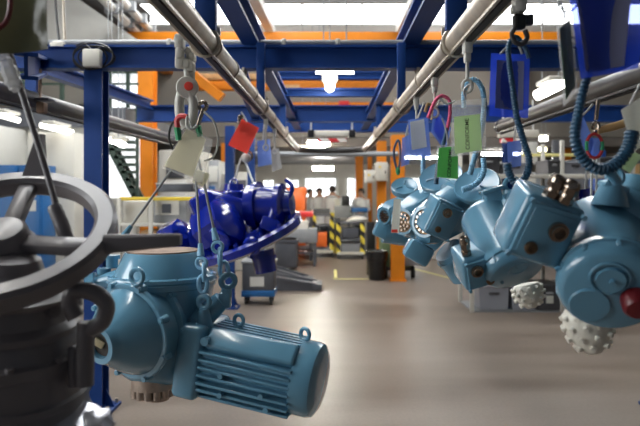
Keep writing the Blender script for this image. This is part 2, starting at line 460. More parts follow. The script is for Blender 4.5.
# grey conduit and junction box on the first cross beam
cd = thing('cable_conduit', 'grey conduit tube running along the top of the nearest blue cross beam', 'conduit', (0, 4.60, 2.735))
MB().cyl((-2.3, 4.60, 2.735), (1.8, 4.60, 2.735), .022).build('tube', 'mid_grey', cd)
for x in (-1.2, -.35, .05, .9): MB().box((x, 4.60, 2.735), (.035, .05, .055), bev=.008).build('clip', 'trolley', cd)
jb = thing('junction_box', 'white square junction box with coiled black cable on top of the near blue post', 'junction box', W(93, 67, 4.5))
MB().box(W(92.5, 58.5, 4.5), (.128, .07, .128), bev=.012).build('box', 'offwhite', jb)
cb = MB()
for k, (cx, cy, rx, ry) in enumerate(((93, 56, 20, 13), (96, 57, 18, 11), (90, 58, 17, 12), (99, 58, 16, 9))):
    cb.tube([W(cx + rx * math.cos(a), cy + ry * math.sin(a), 4.53 + .015 * k) for a in [2 * PI * i / 28 for i in range(28)]], .0065, 6, True)
cb.tube(curve([W(76, 46, 4.56), W(84, 43, 4.54), (W(93, 50, 4.5)), W(104, 46, 4.56), W(115, 46, 4.58)]), .006, 6)
cb.build('cable_coil', 'black', jb)
pl = thing('cable_fitting', 'white round cable fitting on the blue beam beside the left edge bags', 'fitting', W(60, 48, 4.62))
MB().lathe(W(60, 48, 4.62), (0, 0, 1), [(0, 0), (0, .075), (.03, .07), (.045, .045), (.05, 0)], 18).build('base', 'offwhite', pl)
MB().tube(curve([W(60, 46, 4.62), W(57, 20, 4.62), W(55, -8, 4.62)]), .01, 6).build('cable', 'black', pl)
MB().tube([W(65, 46, 4.62), W(63, -8, 4.62)], .012, 6).build('drop_rod', 'rail_steel', pl)

# ================================================================ CONVEYOR RAILS
ZR = EYE + .60
def rail(name, label, pts, m, r=.047, collars=(), slot=True, group=None):
    o = thing(name, label, 'conveyor rail', pts[0], group)
    MB().tube(pts, r, 18).build('tube', m, o)
    if slot:
        dn = [Vector(p) - Vector((0, 0, r * .93)) for p in pts]
        MB().tube(dn, r * .34, 4).build('slot', 'slot_dark', o)
        for s in (-1, 1):
            t = (Vector(pts[1]) - Vector(pts[0])).normalized(); sd = t.cross(Vector((0, 0, 1))) * s * r * .46
            MB().tube([p + sd - Vector((0, 0, r * .05)) for p in dn], r * .16, 4).build('lip', m, o)
    for d in collars:
        c = Vector(pts[0]).lerp(Vector(pts[1]), (d - pts[0][1]) / (pts[1][1] - pts[0][1])); ax = Vector(pts[1]) - Vector(pts[0]); ax.normalize()
        MB().lathe(c - ax * .012, ax, [(0, r), (0, r * 1.13), (.024, r * 1.13), (.024, r)], 18).build('collar', m, o)
    return o
rail('conveyor_rail', 'cream steel tube rail slanting across the upper left of the aisle', [Vector((-.51, .9, ZR)), Vector((-.51, 9.2, ZR))], 'rail_steel', collars=(2.62, 3.1, 3.9, 5.2))
rail('conveyor_rail', 'cream steel tube rail slanting across the upper right over the row of pale blue units', [Vector((.51, .9, ZR)), Vector((.51, 9.2, ZR))], 'rail_steel', collars=(2.6, 3.4, 4.4, 5.6))
rail('conveyor_rail', 'grey rail bend joining the two cream rails at the far end', [Vector((-.51 * math.cos(PI * i / 16), 9.2 + .5 * math.sin(PI * i / 16), ZR)) for i in range(17)], 'rail_dark', slot=False)
rail('conveyor_rail', 'dark grey conveyor rail crossing behind the near blue post on the left', [W(-60, 74.5, 3.24), W(200, 148, 8.45)], 'rail_dark', r=.062)
rail('conveyor_rail', 'dark grey conveyor rail ending above the storage racks at the right', [W(700, 53, 2.73), W(500, 127, 6.0)], 'rail_dark', r=.062, collars=(5.9,))
single('cross_pipe', MB().cyl(W(255, 154, 11), W(398, 154, 11), .045), 'mid_grey', 'grey horizontal pipe spanning the far end of the aisle below the lift bar', 'pipe')
o = thing('pipe_bracket', 'small steel bracket hanging the dark left rail from the blue beam', 'bracket', W(40, 112, 4.0))
MB().cyl(W(40, 70, 4.35), W(40, 104, 4.1), .012).build('rod', 'rust', o)
MB().box(W(42, 100, 4.1), (.13, .1, .02), bev=.004).build('plate', 'dark_steel', o)
MB().box(W(42, 108, 4.0), (.05, .06, .07), bev=.006).build('clamp', 'rust', o)
# ================================================================ LIFT BAR AT THE FAR END
lb = thing('lift_bar', 'white lifting bar with red striped band hanging on two rods at the aisle end', 'lift bar', W(331, 142, 8.6))
MB().box(W(331, 134, 8.6), (.58, .14, .085), bev=.01).build('housing', 'offwhite', lb)
for px in (311, 352):
    MB().box(W(px, 134, 8.57), (.085, .16, .105), bev=.01).build('end_block', 'black', lb)
    MB().cyl(W(px, 131, 8.6), W(px, 108, 8.6), .012).build('rod', 'alu', lb)
MB().box(W(332, 140.5, 8.6), (.40, .12, .05)).build('warning_band', 'hazard_red', lb)
# ================================================================ CRANE + ORANGE STEEL
cg = thing('crane_girder', 'long orange crane girder high up under the roof window', 'crane girder', W(345, 47, 11.5))
a = W(128, 40, 11.5); b = W(562, 40, 11.5)
MB().box(((a.x + b.x) / 2, 11.5, a.z), (b.x - a.x, .25, .25), bev=.01).build('girder', 'orange', cg)
MB().box(((a.x + b.x) / 2, 11.5, a.z - .14), (b.x - a.x, .34, .03)).build('flange', 'orange', cg)
for x in (a.x, b.x): MB().box((x, 12.9, a.z), (.25, 2.76, .25), bev=.01).build('end_carriage', 'orange', cg)
cg2 = thing('crane_beam', 'lower orange crane beam with pale lettering plate behind the blue cross beams', 'crane girder', W(290, 93, 12.2))
a = W(186, 86, 12.2); b = W(392, 86, 12.2)
MB().box(((a.x + b.x) / 2, 12.2, a.z), (b.x - a.x, .2, .17), bev=.01).build('girder', 'orange', cg2)
MB().box(((a.x + b.x) / 2, 12.2, a.z + .17), (b.x - a.x, .2, .12), bev=.01).build('upper_chord', 'wood', cg2)
MB().box(W(291, 87, 12.08), (.34, .02, .09)).build('plate', 'wood', cg2)
cg3 = thing('crane_beam', 'orange lattice crane beam seen through the gap above the lift bar', 'crane girder', W(340, 110, 13.4))
a = W(292, 108, 13.4); b = W(402, 108, 13.4); q = MB()
q.box(((a.x + b.x) / 2, 13.4, a.z + .08), (b.x - a.x, .2, .06)).box(((a.x + b.x) / 2, 13.4, a.z - .09), (b.x - a.x, .2, .06))
q.build('chord', 'orange', cg3)
n = 14; q = MB()
for i in range(n):
    x = a.x + (b.x - a.x) * i / n; w = (b.x - a.x) / n
    q.tube([(x, 13.4, a.z - .08), (x + w, 13.4, a.z + .08)], .022, 6)
q.build('lattice', 'orange', cg3)
MB().box(W(344, 106, 13.2), (.22, .2, .2), bev=.02).build('hoist', 'red', cg3)
single('diagonal_brace', MB().tube([W(190, 72, 11.9), W(222, 98, 11.9)], .12, 4), 'orange', 'short orange brace slanting behind the left conveyor rail', 'crane brace')
for k, (x0, x1, y1, d, lab) in enumerate((
        (140, 155, 300, 9.2, 'tall orange steel column left of the aisle beside the staircase'),
        (355.5, 363, 262, 18.2, 'orange steel column left of the two grey electrical boxes'),
        (367.5, 372, 262, 17.2, 'narrow orange steel column behind the smaller electrical box'),
        (377, 386, 262, 12.6, 'orange steel column carrying the larger electrical box'),
        (391, 404, 281, 11.2, 'orange steel column whose foot stands beside the black bin'),
        (222, 231, 240, 13.2, 'thin orange column behind the red tag'),
        (563, 570, 262, 14.8, 'orange upright deep behind the right storage rack'))):
    c = thing('steel_column', lab, 'column', ((x0 + x1 - 2 * CX) / 2 / F * d, d, 0))
    w = (x1 - x0) / F * d; x = c.location.x
    top = 4.0 if k == 0 else 2.62
    if k == 0: top = W(0, 55, d).z
    b = MB().box((x, d, top / 2), (.02, w, top)).box((x, d - w / 2, top / 2), (w, .02, top)).box((x, d + w / 2, top / 2), (w, .02, top))
    b.build('shaft', 'orange', c)
    MB().box((x, d, .015), (w * 1.25, w * 1.3, .03)).build('foot_plate', 'orange', c)
    if k == 0: MB().box((x, d, W(0, 130, d).z), (w * 1.3, w * 1.3, .04)).build('splice_plate', 'orange', c)
for s, (x0, x1) in enumerate((((251), (271)), ((419), (400)))):
    b = MB().prism([W(x0 - 6, -2, 9.9), W(x0 + 7, -2, 9.9), W(x1 + 4, 34, 12.0), W(x1 - 4, 34, 12.0)], (0, 0, .15))
    single('roof_beam', b, 'white', 'white painted roof beam against the window band, %s one' % ['left', 'right'][s], 'roof beam')
for k, (p0, p1) in enumerate(((W(96, -8, 9.4), W(150, 46, 12.9)), (W(114, -8, 9.4), W(158, 38, 12.9)))):
    o = thing('roof_duct', ['white pipe climbing the sloping roof nearest the gable wall', 'white pipe climbing the sloping roof farther from the gable wall'][k], 'pipe', p0)
    MB().cyl(p0, p1, .07).build('pipe', 'white', o)
    for t in (.25, .5, .75): MB().box(p0.lerp(p1, t), (.25, .12, .16)).build('bracket', 'mid_grey', o)
# ================================================================ LAMPS
def lamp(label, p0, p1, r=.035, m='glow', group=None, rod=0):
    p0 = Vector(p0); p1 = Vector(p1)
    o = thing('tube_lamp', label, 'lamp', (p0 + p1) / 2, group)
    MB().tube([p0, p1], r, 8).build('tube', m, o)
    ax = p1 - p0; R = axmat(ax)
    MB().box((p0 + p1) / 2 + Vector((0, 0, r + .025)), (.16 if abs(ax.y) > abs(ax.x) else ax.length + .06, ax.length + .06 if abs(ax.y) > abs(ax.x) else .16, .04), bev=.008).build('housing', 'offwhite', o)
    zt = rod or (2.62 if p0.y > 14.1 else (2.54 if p0.x < -2.9 else 6.0)); zb = max(p0.z, p1.z) + r + .04
    for t in (.2, .8):
        q = p0.lerp(p1, t)
        if zt > zb + .01: MB().cyl((q.x, q.y, q.z + r + .03), (q.x, q.y, zt), .006, n=6).build('drop_rod', 'mid_grey', o)
    return o
lamp('bright tube lamp running away under the blue beams above the aisle', (-.012, 5.55, EYE + 1.05), (-.012, 6.42, EYE + 1.05), .05, rod=6)
lamp('short bright crosswise tube lamp at the near end of the aisle lamp', W(316, 71.5, 5.42), W(354, 71.5, 5.42), .022, rod=6)
lamp('white tube lamp just under the lift bar', W(308, 143.5, 12.5), W(330, 143.5, 12.5), .045, 'glow_far')
lamp('yellowish long tube lamp left below the lift bar', W(297, 149, 14), W(325, 149, 14), .05, 'glow_farwarm')
lamp('farthest white tube lamp above the far window', W(313, 168.5, 20), W(333, 168.5, 20), .06, 'glow_far')
lamp('small warm tube lamp between the orange columns', W(350, 149, 14.6), W(356, 149, 14.6), .04, 'glow_warm')
lamp('small warm tube lamp right of the orange columns', W(366, 149, 16), W(377, 149, 16), .04, 'glow_warm')
lamp('tilted tube lamp at the left edge of the white offices', W(-6, 113, 7.8), W(19, 120.5, 8.1), .035, 'glow_soft')
lamp('tilted tube lamp over the blue cabinets', W(41, 125, 7.8), W(72, 132.5, 8.2), .035, 'glow_soft')
lamp('small tube lamp end right of the near blue post', W(107, 139, 8.0), W(113, 141, 8.1), .04, 'glow_soft')
lamp('second small tube lamp end above the stair top', W(117, 142.5, 8.0), W(124, 145, 8.2), .04, 'glow_soft')
lamp('bright tilted tube lamp behind the blue pouches at the upper right', W(537, 95.5, 6.5), W(564, 82, 6.2), .055)
lamp('far tube lamp seen over the rack through the blue coil', W(540, 138.5, 13), W(547, 138.5, 13), .05)
lamp('warm lamp low behind the conforme tag at the rack', W(497, 166, 14.2), W(504, 166, 14.2), .05, 'glow_warm')
lamp('warm tube lamp beside the white panel at the back right', W(538, 149.5, 14.2), W(546, 149.5, 14.2), .05, 'glow_warm')

# unseen luminaire rows added for crisper highlights, above the blue frame
for sx, sw, ys in ((-1.9, 'left', (1.6, 3.6, 5.6, 7.6)), (1.75, 'right', (5.2, 7.2))):
    for k, yy in enumerate(ys):
        lamp('added unseen tube lamp high over the %s work bay, %s from the near end' % (sw, ['first', 'second', 'third', 'fourth'][k]), (sx, yy, 4.25), (sx, yy + 1.5, 4.25), .03, 'glow_added', rod=6)
for k, (xx, yy) in enumerate(((2.6, 17.4), (4.4, 15.6))):  # extra lamps added to brighten the space under the mezzanine
    lamp('added tube lamp under the mezzanine, %s' % ['over the far right benches', 'behind the storage rack'][k], (xx - .6, yy, 2.53), (xx + .6, yy, 2.53), .03, 'glow_added')
# ================================================================ HELPERS FOR HANGING UNITS
def eyebolt(V_, p, ax, R, r, m, parent, name='eyebolt', face=(0, 1, 0)):
    p = Vector(p); ax = Vector(ax).normalized()
    b = MB().torus(p + ax * (R * 1.35), face, R, r, 22, 8)
    b.cyl(p - ax * r, p + ax * (R * .5), r * 1.25, r * 1.1, 12)
    b.lathe(p, ax, [(0, 0), (0, R * .9), (r * .7, R * .85), (r * .9, 0)], 16)
    return b.build(name, m, parent)
def bolts(b, c, ax, R, n, r, h, a0=0., nseg=6):
    A = axmat(ax); c = Vector(c); ax = Vector(ax).normalized()
    for i in range(n):
        a = a0 + 2 * PI * i / n
        q = c + A @ Vector((R * math.cos(a), R * math.sin(a), 0))
        b.cyl(q, q + ax * h, r, n=nseg)
    return b
def bolt_parts(c, ax, R, n, r, h, a0, name, m, parent, nseg=6, back=0.):
    A = axmat(ax); c = Vector(c); ax = Vector(ax).normalized()
    for i in range(n):
        a = a0 + 2 * PI * i / n
        q = c + A @ Vector((R * math.cos(a), R * math.sin(a), 0))
        b = MB()
        if back: b.cyl(q - ax * back, q + ax * h * .55, r * 1.5, r * 1.3, 12)
        b.cyl(q, q + ax * h, r, n=nseg); b.build(name, m, parent)
def coil(pts, r0, r1, pitch, k=12):
    c = curve(pts, k); L = [0]
    for i in range(1, len(c)): L.append(L[-1] + (c[i] - c[i - 1]).length)
    N = int(L[-1] / pitch * 4); out = []; rs = []; j = 0
    for i in range(N + 1):
        t = L[-1] * i / N
        while j < len(L) - 2 and L[j + 1] < t: j += 1
        f = (t - L[j]) / max(1e-9, L[j + 1] - L[j]); out.append(c[j].lerp(c[j + 1], f))
        r = r0 + (r1 - r0) * i / N; rs.append(r * (1.0 + (.14 if i % 4 in (1, 2) else -.08)))
    return MB().tube(out, rs, 10)
# ================================================================ MAIN PALE BLUE VALVE ACTUATOR (LEFT)
L = frame(2.78); s = L.s
ma = thing('valve_actuator', 'large pale blue geared valve actuator with finned motor hanging in the left foreground', 'valve actuator', L(165, 390, 0))
up = Vector((0, 0, 1))
c0 = L(163, 390, -6)
h = lambda y: (390 - y) * s
hb = MB().lathe(c0, up, [(11*s, 0), (11*s, 26*s), (15*s, 33*s), (22*s, 41*s), (32*s, 46*s), (48*s, 49*s), (95*s, 49*s), (102*s, 50*s), (h(284), 51*s), (h(283), 53*s), (h(278), 54*s), (h(277), 52*s)], 40)
hb.build('gear_housing', 'light_blue', ma)
tc = MB().lathe(c0, up, [(h(278), 52*s), (h(276), 53.5*s), (h(273), 53*s), (h(272), 47*s), (h(268), 45.5*s), (h(252), 38*s), (h(250), 36.5*s), (h(249.5), 34*s)], 40).build('top_cover', 'light_blue', ma)
MB().lathe(c0, up, [(h(250.5), 35.5*s), (h(248.5), 35*s), (h(248.5), 0)], 32).build('top_plate', 'rust', tc)
bolt_parts(c0 + up * h(278), up, 50*s, 12, 2.2*s, 6*s, 0, 'flange_bolt', 'light_blue', tc)
# side cone cover towards the camera
ca = Vector((-.47, -.87, -.13)).normalized(); cp = L(131, 331, 38)
b = MB().lathe(cp - ca * 44*s, ca, [(0, 0), (0, 40*s), (18*s, 42*s), (20*s, 47*s), (25*s, 48*s), (27*s, 43*s), (41*s, 42*s), (43*s, 46*s)], 40).build('side_neck', 'light_blue', ma)
cone = MB().lathe(cp, ca, [(-3*s, 40*s), (-3*s, 45.5*s), (-2*s, 46.5*s), (2*s, 46.5*s), (3*s, 45.5*s), (3.2*s, 41.5*s), (7*s, 40*s), (14*s, 35.5*s), (23*s, 28.5*s), (31*s, 21.5*s), (33*s, 19.5*s), (37*s, 18.5*s), (38.5*s, 17.5*s), (38.5*s, 12.5*s), (33*s, 12*s), (33*s, 0)], 44).build('cone_cover', 'light_blue', ma)
MB().lathe(cp + ca * 33.5*s, ca, [(0, 11.8*s), (.5*s, 11.5*s), (.5*s, 0)], 24).build('bore', 'bore_dark', cone)
MB().box(cp + ca * 35*s + Vector((-2*s, 0, 1*s)), (10*s, 4*s, 7*s), rotm('Y', 30), bev=1*s).build('bore_insert', 'bore_cream', cone)
bolt_parts(cp, ca, 46*s, 8, 2.6*s, 6*s, .35, 'flange_bolt', 'light_blue', cone, back=3.5*s)
bolt_parts(cp - ca * 24*s, ca, 46.5*s, 8, 2.8*s, 7*s, .75, 'flange_bolt', 'light_blue', ma, back=4*s)
eyebolt(L, L(137, 286, 52), up, 6.6*s, 2.3*s, 'light_blue', ma, face=(.35, 1, 0))
# rear fittings towards the left, behind the big grey wheel
b = MB()
b.cyl(L(125, 276, 0), L(97, 283, -6), 9*s, 7*s).cyl(L(104, 268, -8), L(104, 290, -8), 7*s, 6*s).cyl(L(96, 280, -4), L(88, 282, -4), 9*s, n=6)
b.lathe(L(112, 262, -10), up, [(-6*s, 0), (-6*s, 6*s), (3*s, 6*s), (3*s, 8*s), (7*s, 8*s), (7*s, 0)], 12)
b.build('position_switch', 'light_blue', ma)
# lugs
b = MB().cyl(L(198, 322, 20), L(222, 300, 22), 12*s, 9*s)
b.box(L(225, 300, 22), (12*s, 12*s, 16*s), bev=3*s); b.torus(L(228, 281, 22), (-.35, 1, .1), 6.6*s, 2.9*s, 28, 10); b.cyl(L(226, 296, 22), L(227, 288, 22), 6*s, 5*s)
b.build('lifting_lug', 'light_blue', ma)
b = MB().torus(L(204, 302, 34), (.3, 1, 0), 5.8*s, 2.7*s, 28, 10).cyl(L(205, 326, 30), L(204, 308, 34), 8*s, 5*s)
b.build('lifting_lug', 'light_blue', ma)
# output coupling below
b = MB().cyl(L(154, 372, 10), L(154, 386, 10), 22*s, n=28)
for i in range(14):
    a = 2 * PI * i / 14 + .2; q = L(154, 390, 10) + Vector((18*s * math.cos(a), 18*s * math.sin(a), 0)); b.cyl(q + up * 6*s, q - up * 4*s, 4.2*s, n=10)
b.lathe(L(158, 399, 12), up, [(0, 0), (0, 11*s), (2*s, 12*s), (20*s, 12*s)], 24)
b.build('output_coupling', 'coupling', ma)
# motor
p0 = L(193, 352, 12); p1 = L(321, 381, 46)
mx = (p1 - p0).normalized(); ml = (p1 - p0).length
side = mx.cross(up).normalized(); mu = side.cross(mx)
MR = Matrix((mx, side, mu)).transposed()      # columns: axis, towards the camera, up
if side.y > 0: pass
def Q(t, a, z): return p0 + mx * (t * ml) + side * (a * s) + mu * (z * s)
mo = MB()
Rm = 33
mo.lathe(p0, mx, [(0, 0), (0, 29*s), (.86 * ml, 29*s), (.86 * ml, 0)], 36)
for i in range(8):
    z = -30 + i * 7.2
    hw = min(35.0, 35 - max(0, abs(z + 2) - 17) * .75)
    mo.box(Q(.51, 0, z), (.68 * ml, 2 * hw * s, 2.7*s), MR, bev=.6*s, seg=1)
for k in range(-2, 3):
    a = k * 8
    mo.box(Q(.51, a, 28), (.68 * ml, 2.8*s, 12*s), MR, bev=.5*s, seg=1)
    mo.box(Q(.51, a, -28), (.66 * ml, 2.0*s, 10*s), MR, bev=.5*s, seg=1)
motor = mo.build('motor', 'light_blue', ma)
sg = 1 if side.y < 0 else -1
# smooth sloping pad on the camera side
R2 = MR @ Matrix.Rotation(math.radians(-48 * sg), 3, 'X')
MB().box(Q(.52, sg * 22, 24), (.66 * ml, 20*s, 12*s), R2, bev=3*s, seg=3).build('terminal_pad', 'light_blue', motor)
b = MB().box(Q(.075, 0, 0), (.20 * ml, 66*s, 70*s), MR, bev=6*s, seg=4)
b.build('end_bell', 'light_blue', motor)
b = MB().lathe(Q(.84, 0, 0), mx, [(0, 30*s), (.0, 34.5*s), (.10 * ml, 34.5*s), (.14 * ml, 33*s), (.165 * ml, 27*s), (.172 * ml, 20*s), (.175 * ml, 0)], 44)
b.build('fan_cover', 'light_blue', motor)
for (t, a, z) in ((.35, 34, -4), (.66, 34, -14), (.36, 33, -22), (.70, 31, -26), (.27, 26, 24)):
    q = Q(t, sg * a, z); MB().cyl(q - side * sg * 4*s, q + side * sg * 1.5*s, 3.2*s, 2.6*s, 8).build('lug_boss', 'light_blue', motor)
eyebolt(L, Q(.33, 0, 33), mu, 5.2*s, 1.9*s, 'light_blue', motor, face=(.5, 1, 0))
eyebolt(L, Q(.84, 0, 33), mu, 5.2*s, 1.9*s, 'light_blue', motor, face=(.8, 1, 0))
q = Q(.2, sg * 28, 24); MB().cyl(q, q + side * sg * 7*s, 4*s, n=12).build('cable_plug', 'light_blue', motor)
# web between housing and motor
MB().box(L(186, 340, 8), (36*s, 44*s, 62*s), bev=9*s, seg=3).build('motor_flange', 'light_blue', ma)

# ---- its trolley, hook and sling
tr = thing('trolley', 'pale grey twin clamp trolley with red dotted swivel hook on the left cream rail', 'trolley', L(187, 60, 0))
for (x, y, w) in ((180, 42, 2), (191, 55, -4)):
    b = MB().box(L(x, y, w), (9*s, 12*s, 15*s), bev=2*s).box(L(x, y + 12, w), (7*s, 14*s, 11*s), bev=2*s).box(L(x - .5, y + 20, w), (8.5*s, 7*s, 13*s), bev=2*s)
    b.cyl(L(x, y, w + 10), L(x, y, w - 10), 2*s).cyl(L(x - 6, y - 3, w), L(x + 6, y - 3, w), 1.8*s)
    b.build('clamp', 'trolley', tr)
MB().cyl(L(187, 78, 0), L(186, 58, 0), 3*s).box(L(185.5, 64, 0), (9*s, 9*s, 10*s), bev=2*s).build('swivel_pin', 'trolley', tr)
hk = MB().lathe(L(187, 87, 8), (.15, -1, 0), [(-8*s, 0), (-8*s, 9*s), (-6*s, 11*s), (-1*s, 11*s), (0, 10*s), (0, 0)], 28)
hk.tube(curve([L(184, 88, 3), L(180, 98, 3), L(179.5, 110, 3), L(181, 120, 3), L(186, 128, 3)]), [4.8*s] * 25, 10)
hk.tube(curve([L(189, 92, 3), L(193, 102, 3), L(193, 114, 3), L(190, 124, 3), L(186, 128, 3)]), [5.0*s] * 25, 10)
hk = hk.build('hook', 'trolley', tr)
MB().lathe(L(188.6, 86, 9), (.15, -1, 0), [(-1*s, 0), (-1*s, 4.4*s), (.8*s, 4.2*s), (1*s, 0)], 20).build('hook_badge', 'tag_red', hk)
sl = thing('wire_sling', 'three legged steel wire sling holding the large pale blue actuator', 'sling', L(197, 125, 0))
def leg(p, q, t1, r=1.3, m='mid_grey'):
    MB().tube(curve([p, Vector(p).lerp(Vector(q), .5) + Vector((0, 0, -.002)), q]), r*s, 8).build('wire_leg', m, sl)
    d = (Vector(q) - Vector(p)).normalized()
    f = MB().cyl(Vector(q) - d * 12*s, q, 2.2*s, 3.6*s, 12)
    f.torus(Vector(q) + d * 7*s, (.2, 1, 0), 5*s, 1.7*s, 20, 8, 1.0)
    f.build('ferrule', t1, sl)
leg(L(194, 150, 6), L(201, 256, 32), 'coil_pale'); leg(L(197, 150, 6), L(216, 240, 24), 'coil_pale'); leg(L(184, 152, 0), L(124, 236, 10), 'light_blue')
for (x, y, w, f) in ((204, 272, 33, (1, .2, 0)), (203, 284, 34, (.1, 1, 0)), (220, 257, 23, (1, .3, 0)), (224, 270, 22, (.2, 1, 0))):
    A = axmat(f); MB().tube([L(x, y, w) + A @ Vector((4.2*s * math.cos(a), 8*s * math.sin(a) if abs(A[2][1]) > .5 else 8*s * math.sin(a), 0)) for a in [2 * PI * i / 22 for i in range(22)]], 2.1*s, 8, True).build('chain_link', 'coil_pale', sl)
MB().cyl(L(197, 128, 4), L(203, 109, 4), 2.2*s).torus(L(203, 106, 4), (.2, 1, 0), 4*s, 2*s).build('master_hook', 'nickel', sl)
MB().box(L(201, 178, 10), (13*s, 10*s, 14*s), rotm('Y', 20), bev=2*s).build('crimp_block', 'form', sl)
# ================================================================ DARK GREY ACTUATOR WITH HANDWHEEL (FOREGROUND LEFT)
G = frame(1.45); s = G.s
ga = thing('valve_actuator', 'dark grey actuator with big spoked handwheel cropped by the left edge', 'valve actuator', G(10, 440, 0))
gc = G(12, 440, 0); gh = lambda y: (440 - y) * s
gax = Vector((.05, -.10, 1)).normalized()
gy = MB().lathe(gc, gax, [(0, 0), (0, 84*s), (14*s, 83*s), (24*s, 76*s), (34*s, 72*s), (gh(392), 71*s), (gh(390), 74*s), (gh(384), 74*s), (gh(382), 70*s), (gh(356), 68*s), (gh(354), 72*s), (gh(344), 72*s), (gh(342), 66*s), (gh(326), 60*s), (gh(324), 64*s), (gh(318), 64*s), (gh(312), 57*s), (gh(296), 54*s), (gh(293), 60*s), (gh(288), 62*s), (gh(285), 50*s), (gh(276), 40*s), (gh(268), 30*s), (gh(256), 26*s), (gh(250), 0)], 48)
gy = gy.build('gear_housing', 'grey_paint', ga)
bolt_parts(G(12, 440, 0) + gax * gh(346), gax, 68*s, 10, 4*s, 6*s, .3, 'flange_bolt', 'grey_paint', gy)
b = bolts(MB(), G(12, 440, 0) + gax * gh(303), Vector((1, -.5, 0)), 0, 1, 6*s, 61*s, 0, 12); b.build('plug', 'grey_paint', gy)
b = MB().box(G(76, 366, 34), (10*s, 16*s, 40*s), rotm('Z', -20), bev=4*s, seg=3)
b.build('side_rib', 'grey_paint', ga)
# pale bare-metal flange at the bottom
fx = Vector((.16, -.30, 1)).normalized()
fl = MB().lathe(G(62, 430, 46), fx, [(-14*s, 0), (-14*s, 44*s), (-4*s, 46*s), (0, 45*s), (1*s, 43*s), (1*s, 0)], 32)
fl.box(G(98, 420, 66), (24*s, 22*s, 8*s), axmat(fx), bev=2*s)
fl.cyl(G(104, 420, 74), G(112, 427, 76), 4.5*s, n=8)
fl.build('mounting_flange', 'shiny_grey', ga)
# handwheel, tilted towards the camera
wc = G(2, 235, 8); wax = Vector((.06, -.52, .84)).normalized(); WR = axmat(wax)
# explicit basis so that spokes can be aimed
ux = Vector((1, 0, 0)); ux = (ux - wax * ux.dot(wax)).normalized(); uy = wax.cross(ux)
Rw = 98*s
def wp(a, r, hgt=0.): return wc + ux * (r * math.cos(a)) + uy * (r * math.sin(a)) + wax * hgt
hw = MB()
n = 56; vs = []; fs = []
prof = [(-11, -7), (-7, -11), (7, -11), (11, -7), (11, 7), (7, 11), (-7, 11), (-11, 7)]
for i in range(n):
    a = 2 * PI * i / n
    for (dr, dz) in prof: vs.append(wp(a, Rw + dr * s, dz * s))
m_ = len(prof)
for i in range(n):
    j = (i + 1) % n
    for k in range(m_):
        l = (k + 1) % m_; fs.append([i * m_ + k, i * m_ + l, j * m_ + l, j * m_ + k])
hw.add(vs, fs)
wheel = hw.build('handwheel', 'grey_paint', ga)
b = MB().lathe(wc - wax * 26*s, wax, [(0, 0), (0, 28*s), (6*s, 30*s), (14*s, 30*s), (16*s, 26*s), (30*s, 24*s), (34*s, 20*s), (36*s, 0)], 28)
b.build('hub', 'grey_paint', wheel)
for a in (-.14, PI / 2 + .12, PI - .3, -PI / 2 - .5):
    d0, d1 = wp(a, 18*s, -8*s), wp(a, Rw - 4*s, 0)
    ln = (d1 - d0).length; ax = (d1 - d0).normalized(); sd = ax.cross(wax).normalized()
    R = Matrix((ax, sd, wax)).transposed()
    MB().box((d0 + d1) / 2, (ln, 19*s, 13*s), R, bev=4*s, seg=2).build('spoke', 'grey_paint', wheel)
# triangular grip fin on top of the rim and long handle bar to the right
MB().prism([G(22, 176, -52), G(44, 176, -52), G(42, 134, -52), G(36, 134, -52)], (0, .02, 0)).build('rim_fin', 'grey_paint', wheel)
hd = MB(); ringA = []; 
for (x, y, hh, w) in ((106, 243.5, 9.5, 14), (118, 243.5, 8.5, 14), (150, 241.5, 7.2, 12), (178, 240, 6.2, 10), (181, 240, 5, 10)):
    q = G(x, y, w)
    ringA.append([q + Vector((0, dy * s, dz * s)) for dy, dz in ((-hh, -hh * .7), (-hh * .7, -hh), (hh * .7, -hh), (hh, -hh * .7), (hh, hh * .7), (hh * .7, hh), (-hh * .7, hh), (-hh, hh * .7))])
vs = [v for r in ringA for v in r]; fs = [list(range(8)), list(range(len(vs) - 8, len(vs)))]
for i in range(len(ringA) - 1):
    for k in range(8): fs.append([i * 8 + k, i * 8 + (k + 1) % 8, (i + 1) * 8 + (k + 1) % 8, (i + 1) * 8 + k])
hd.add(vs, fs); hd.build('crank_handle', 'grey_paint', wheel)
b = MB().tube(curve([G(76, 318, 40), G(70, 304, 40), G(74, 292, 40), G(92, 292, 40), G(106, 304, 40), (G(102, 322, 40)), G(88, 330, 40)], 8), 8*s, 10)
b.cyl(G(84, 385, 40), G(86, 322, 40), 9*s, 8*s, 16)
b.build('shackle', 'grey_paint', ga)
b = MB().cyl(G(72, 268, 20), G(76, 306, 30), 7*s, 6*s)
b.build('eyebolt', 'grey_paint', ga)
sg_ = thing('rope_sling', 'grey painted rope sling crossing in front of the large spoked handwheel', 'sling', G(12, 60, -20))
MB().tube(curve([G(8, 48, -24), G(28, 112, -24), G(46, 170, -20), G(58, 212, -14)]), [3.4*s] * 19, 10).build('rope', 'grey_paint', sg_)
MB().tube(curve([G(54, 206, -15), G(62, 226, -10), G(70, 250, -4), (G(73, 272, 10))]), [6.5*s, 7.4*s, 7*s, 7.6*s, 7*s, 7.4*s, 7.2*s, 7.5*s, 7*s, 7*s, 6.5*s, 6*s, 6*s, 6*s, 6*s, 6*s, 6*s, 6*s, 6*s], 12).build('sleeve', 'grey_paint', sg_)
MB().tube(curve([G(-2, 45, -22), G(6, 62, -20), G(13, 82, -20), G(17, 92, -22)]), [6*s, 7*s, 8*s, 7*s, 8*s, 6*s, 8*s, 7*s, 8*s, 9*s, 8*s, 8*s, 9*s, 7*s, 6*s, 7*s, 5*s, 4*s, 3*s], 9).build('tape_wrap', 'haze', sg_)

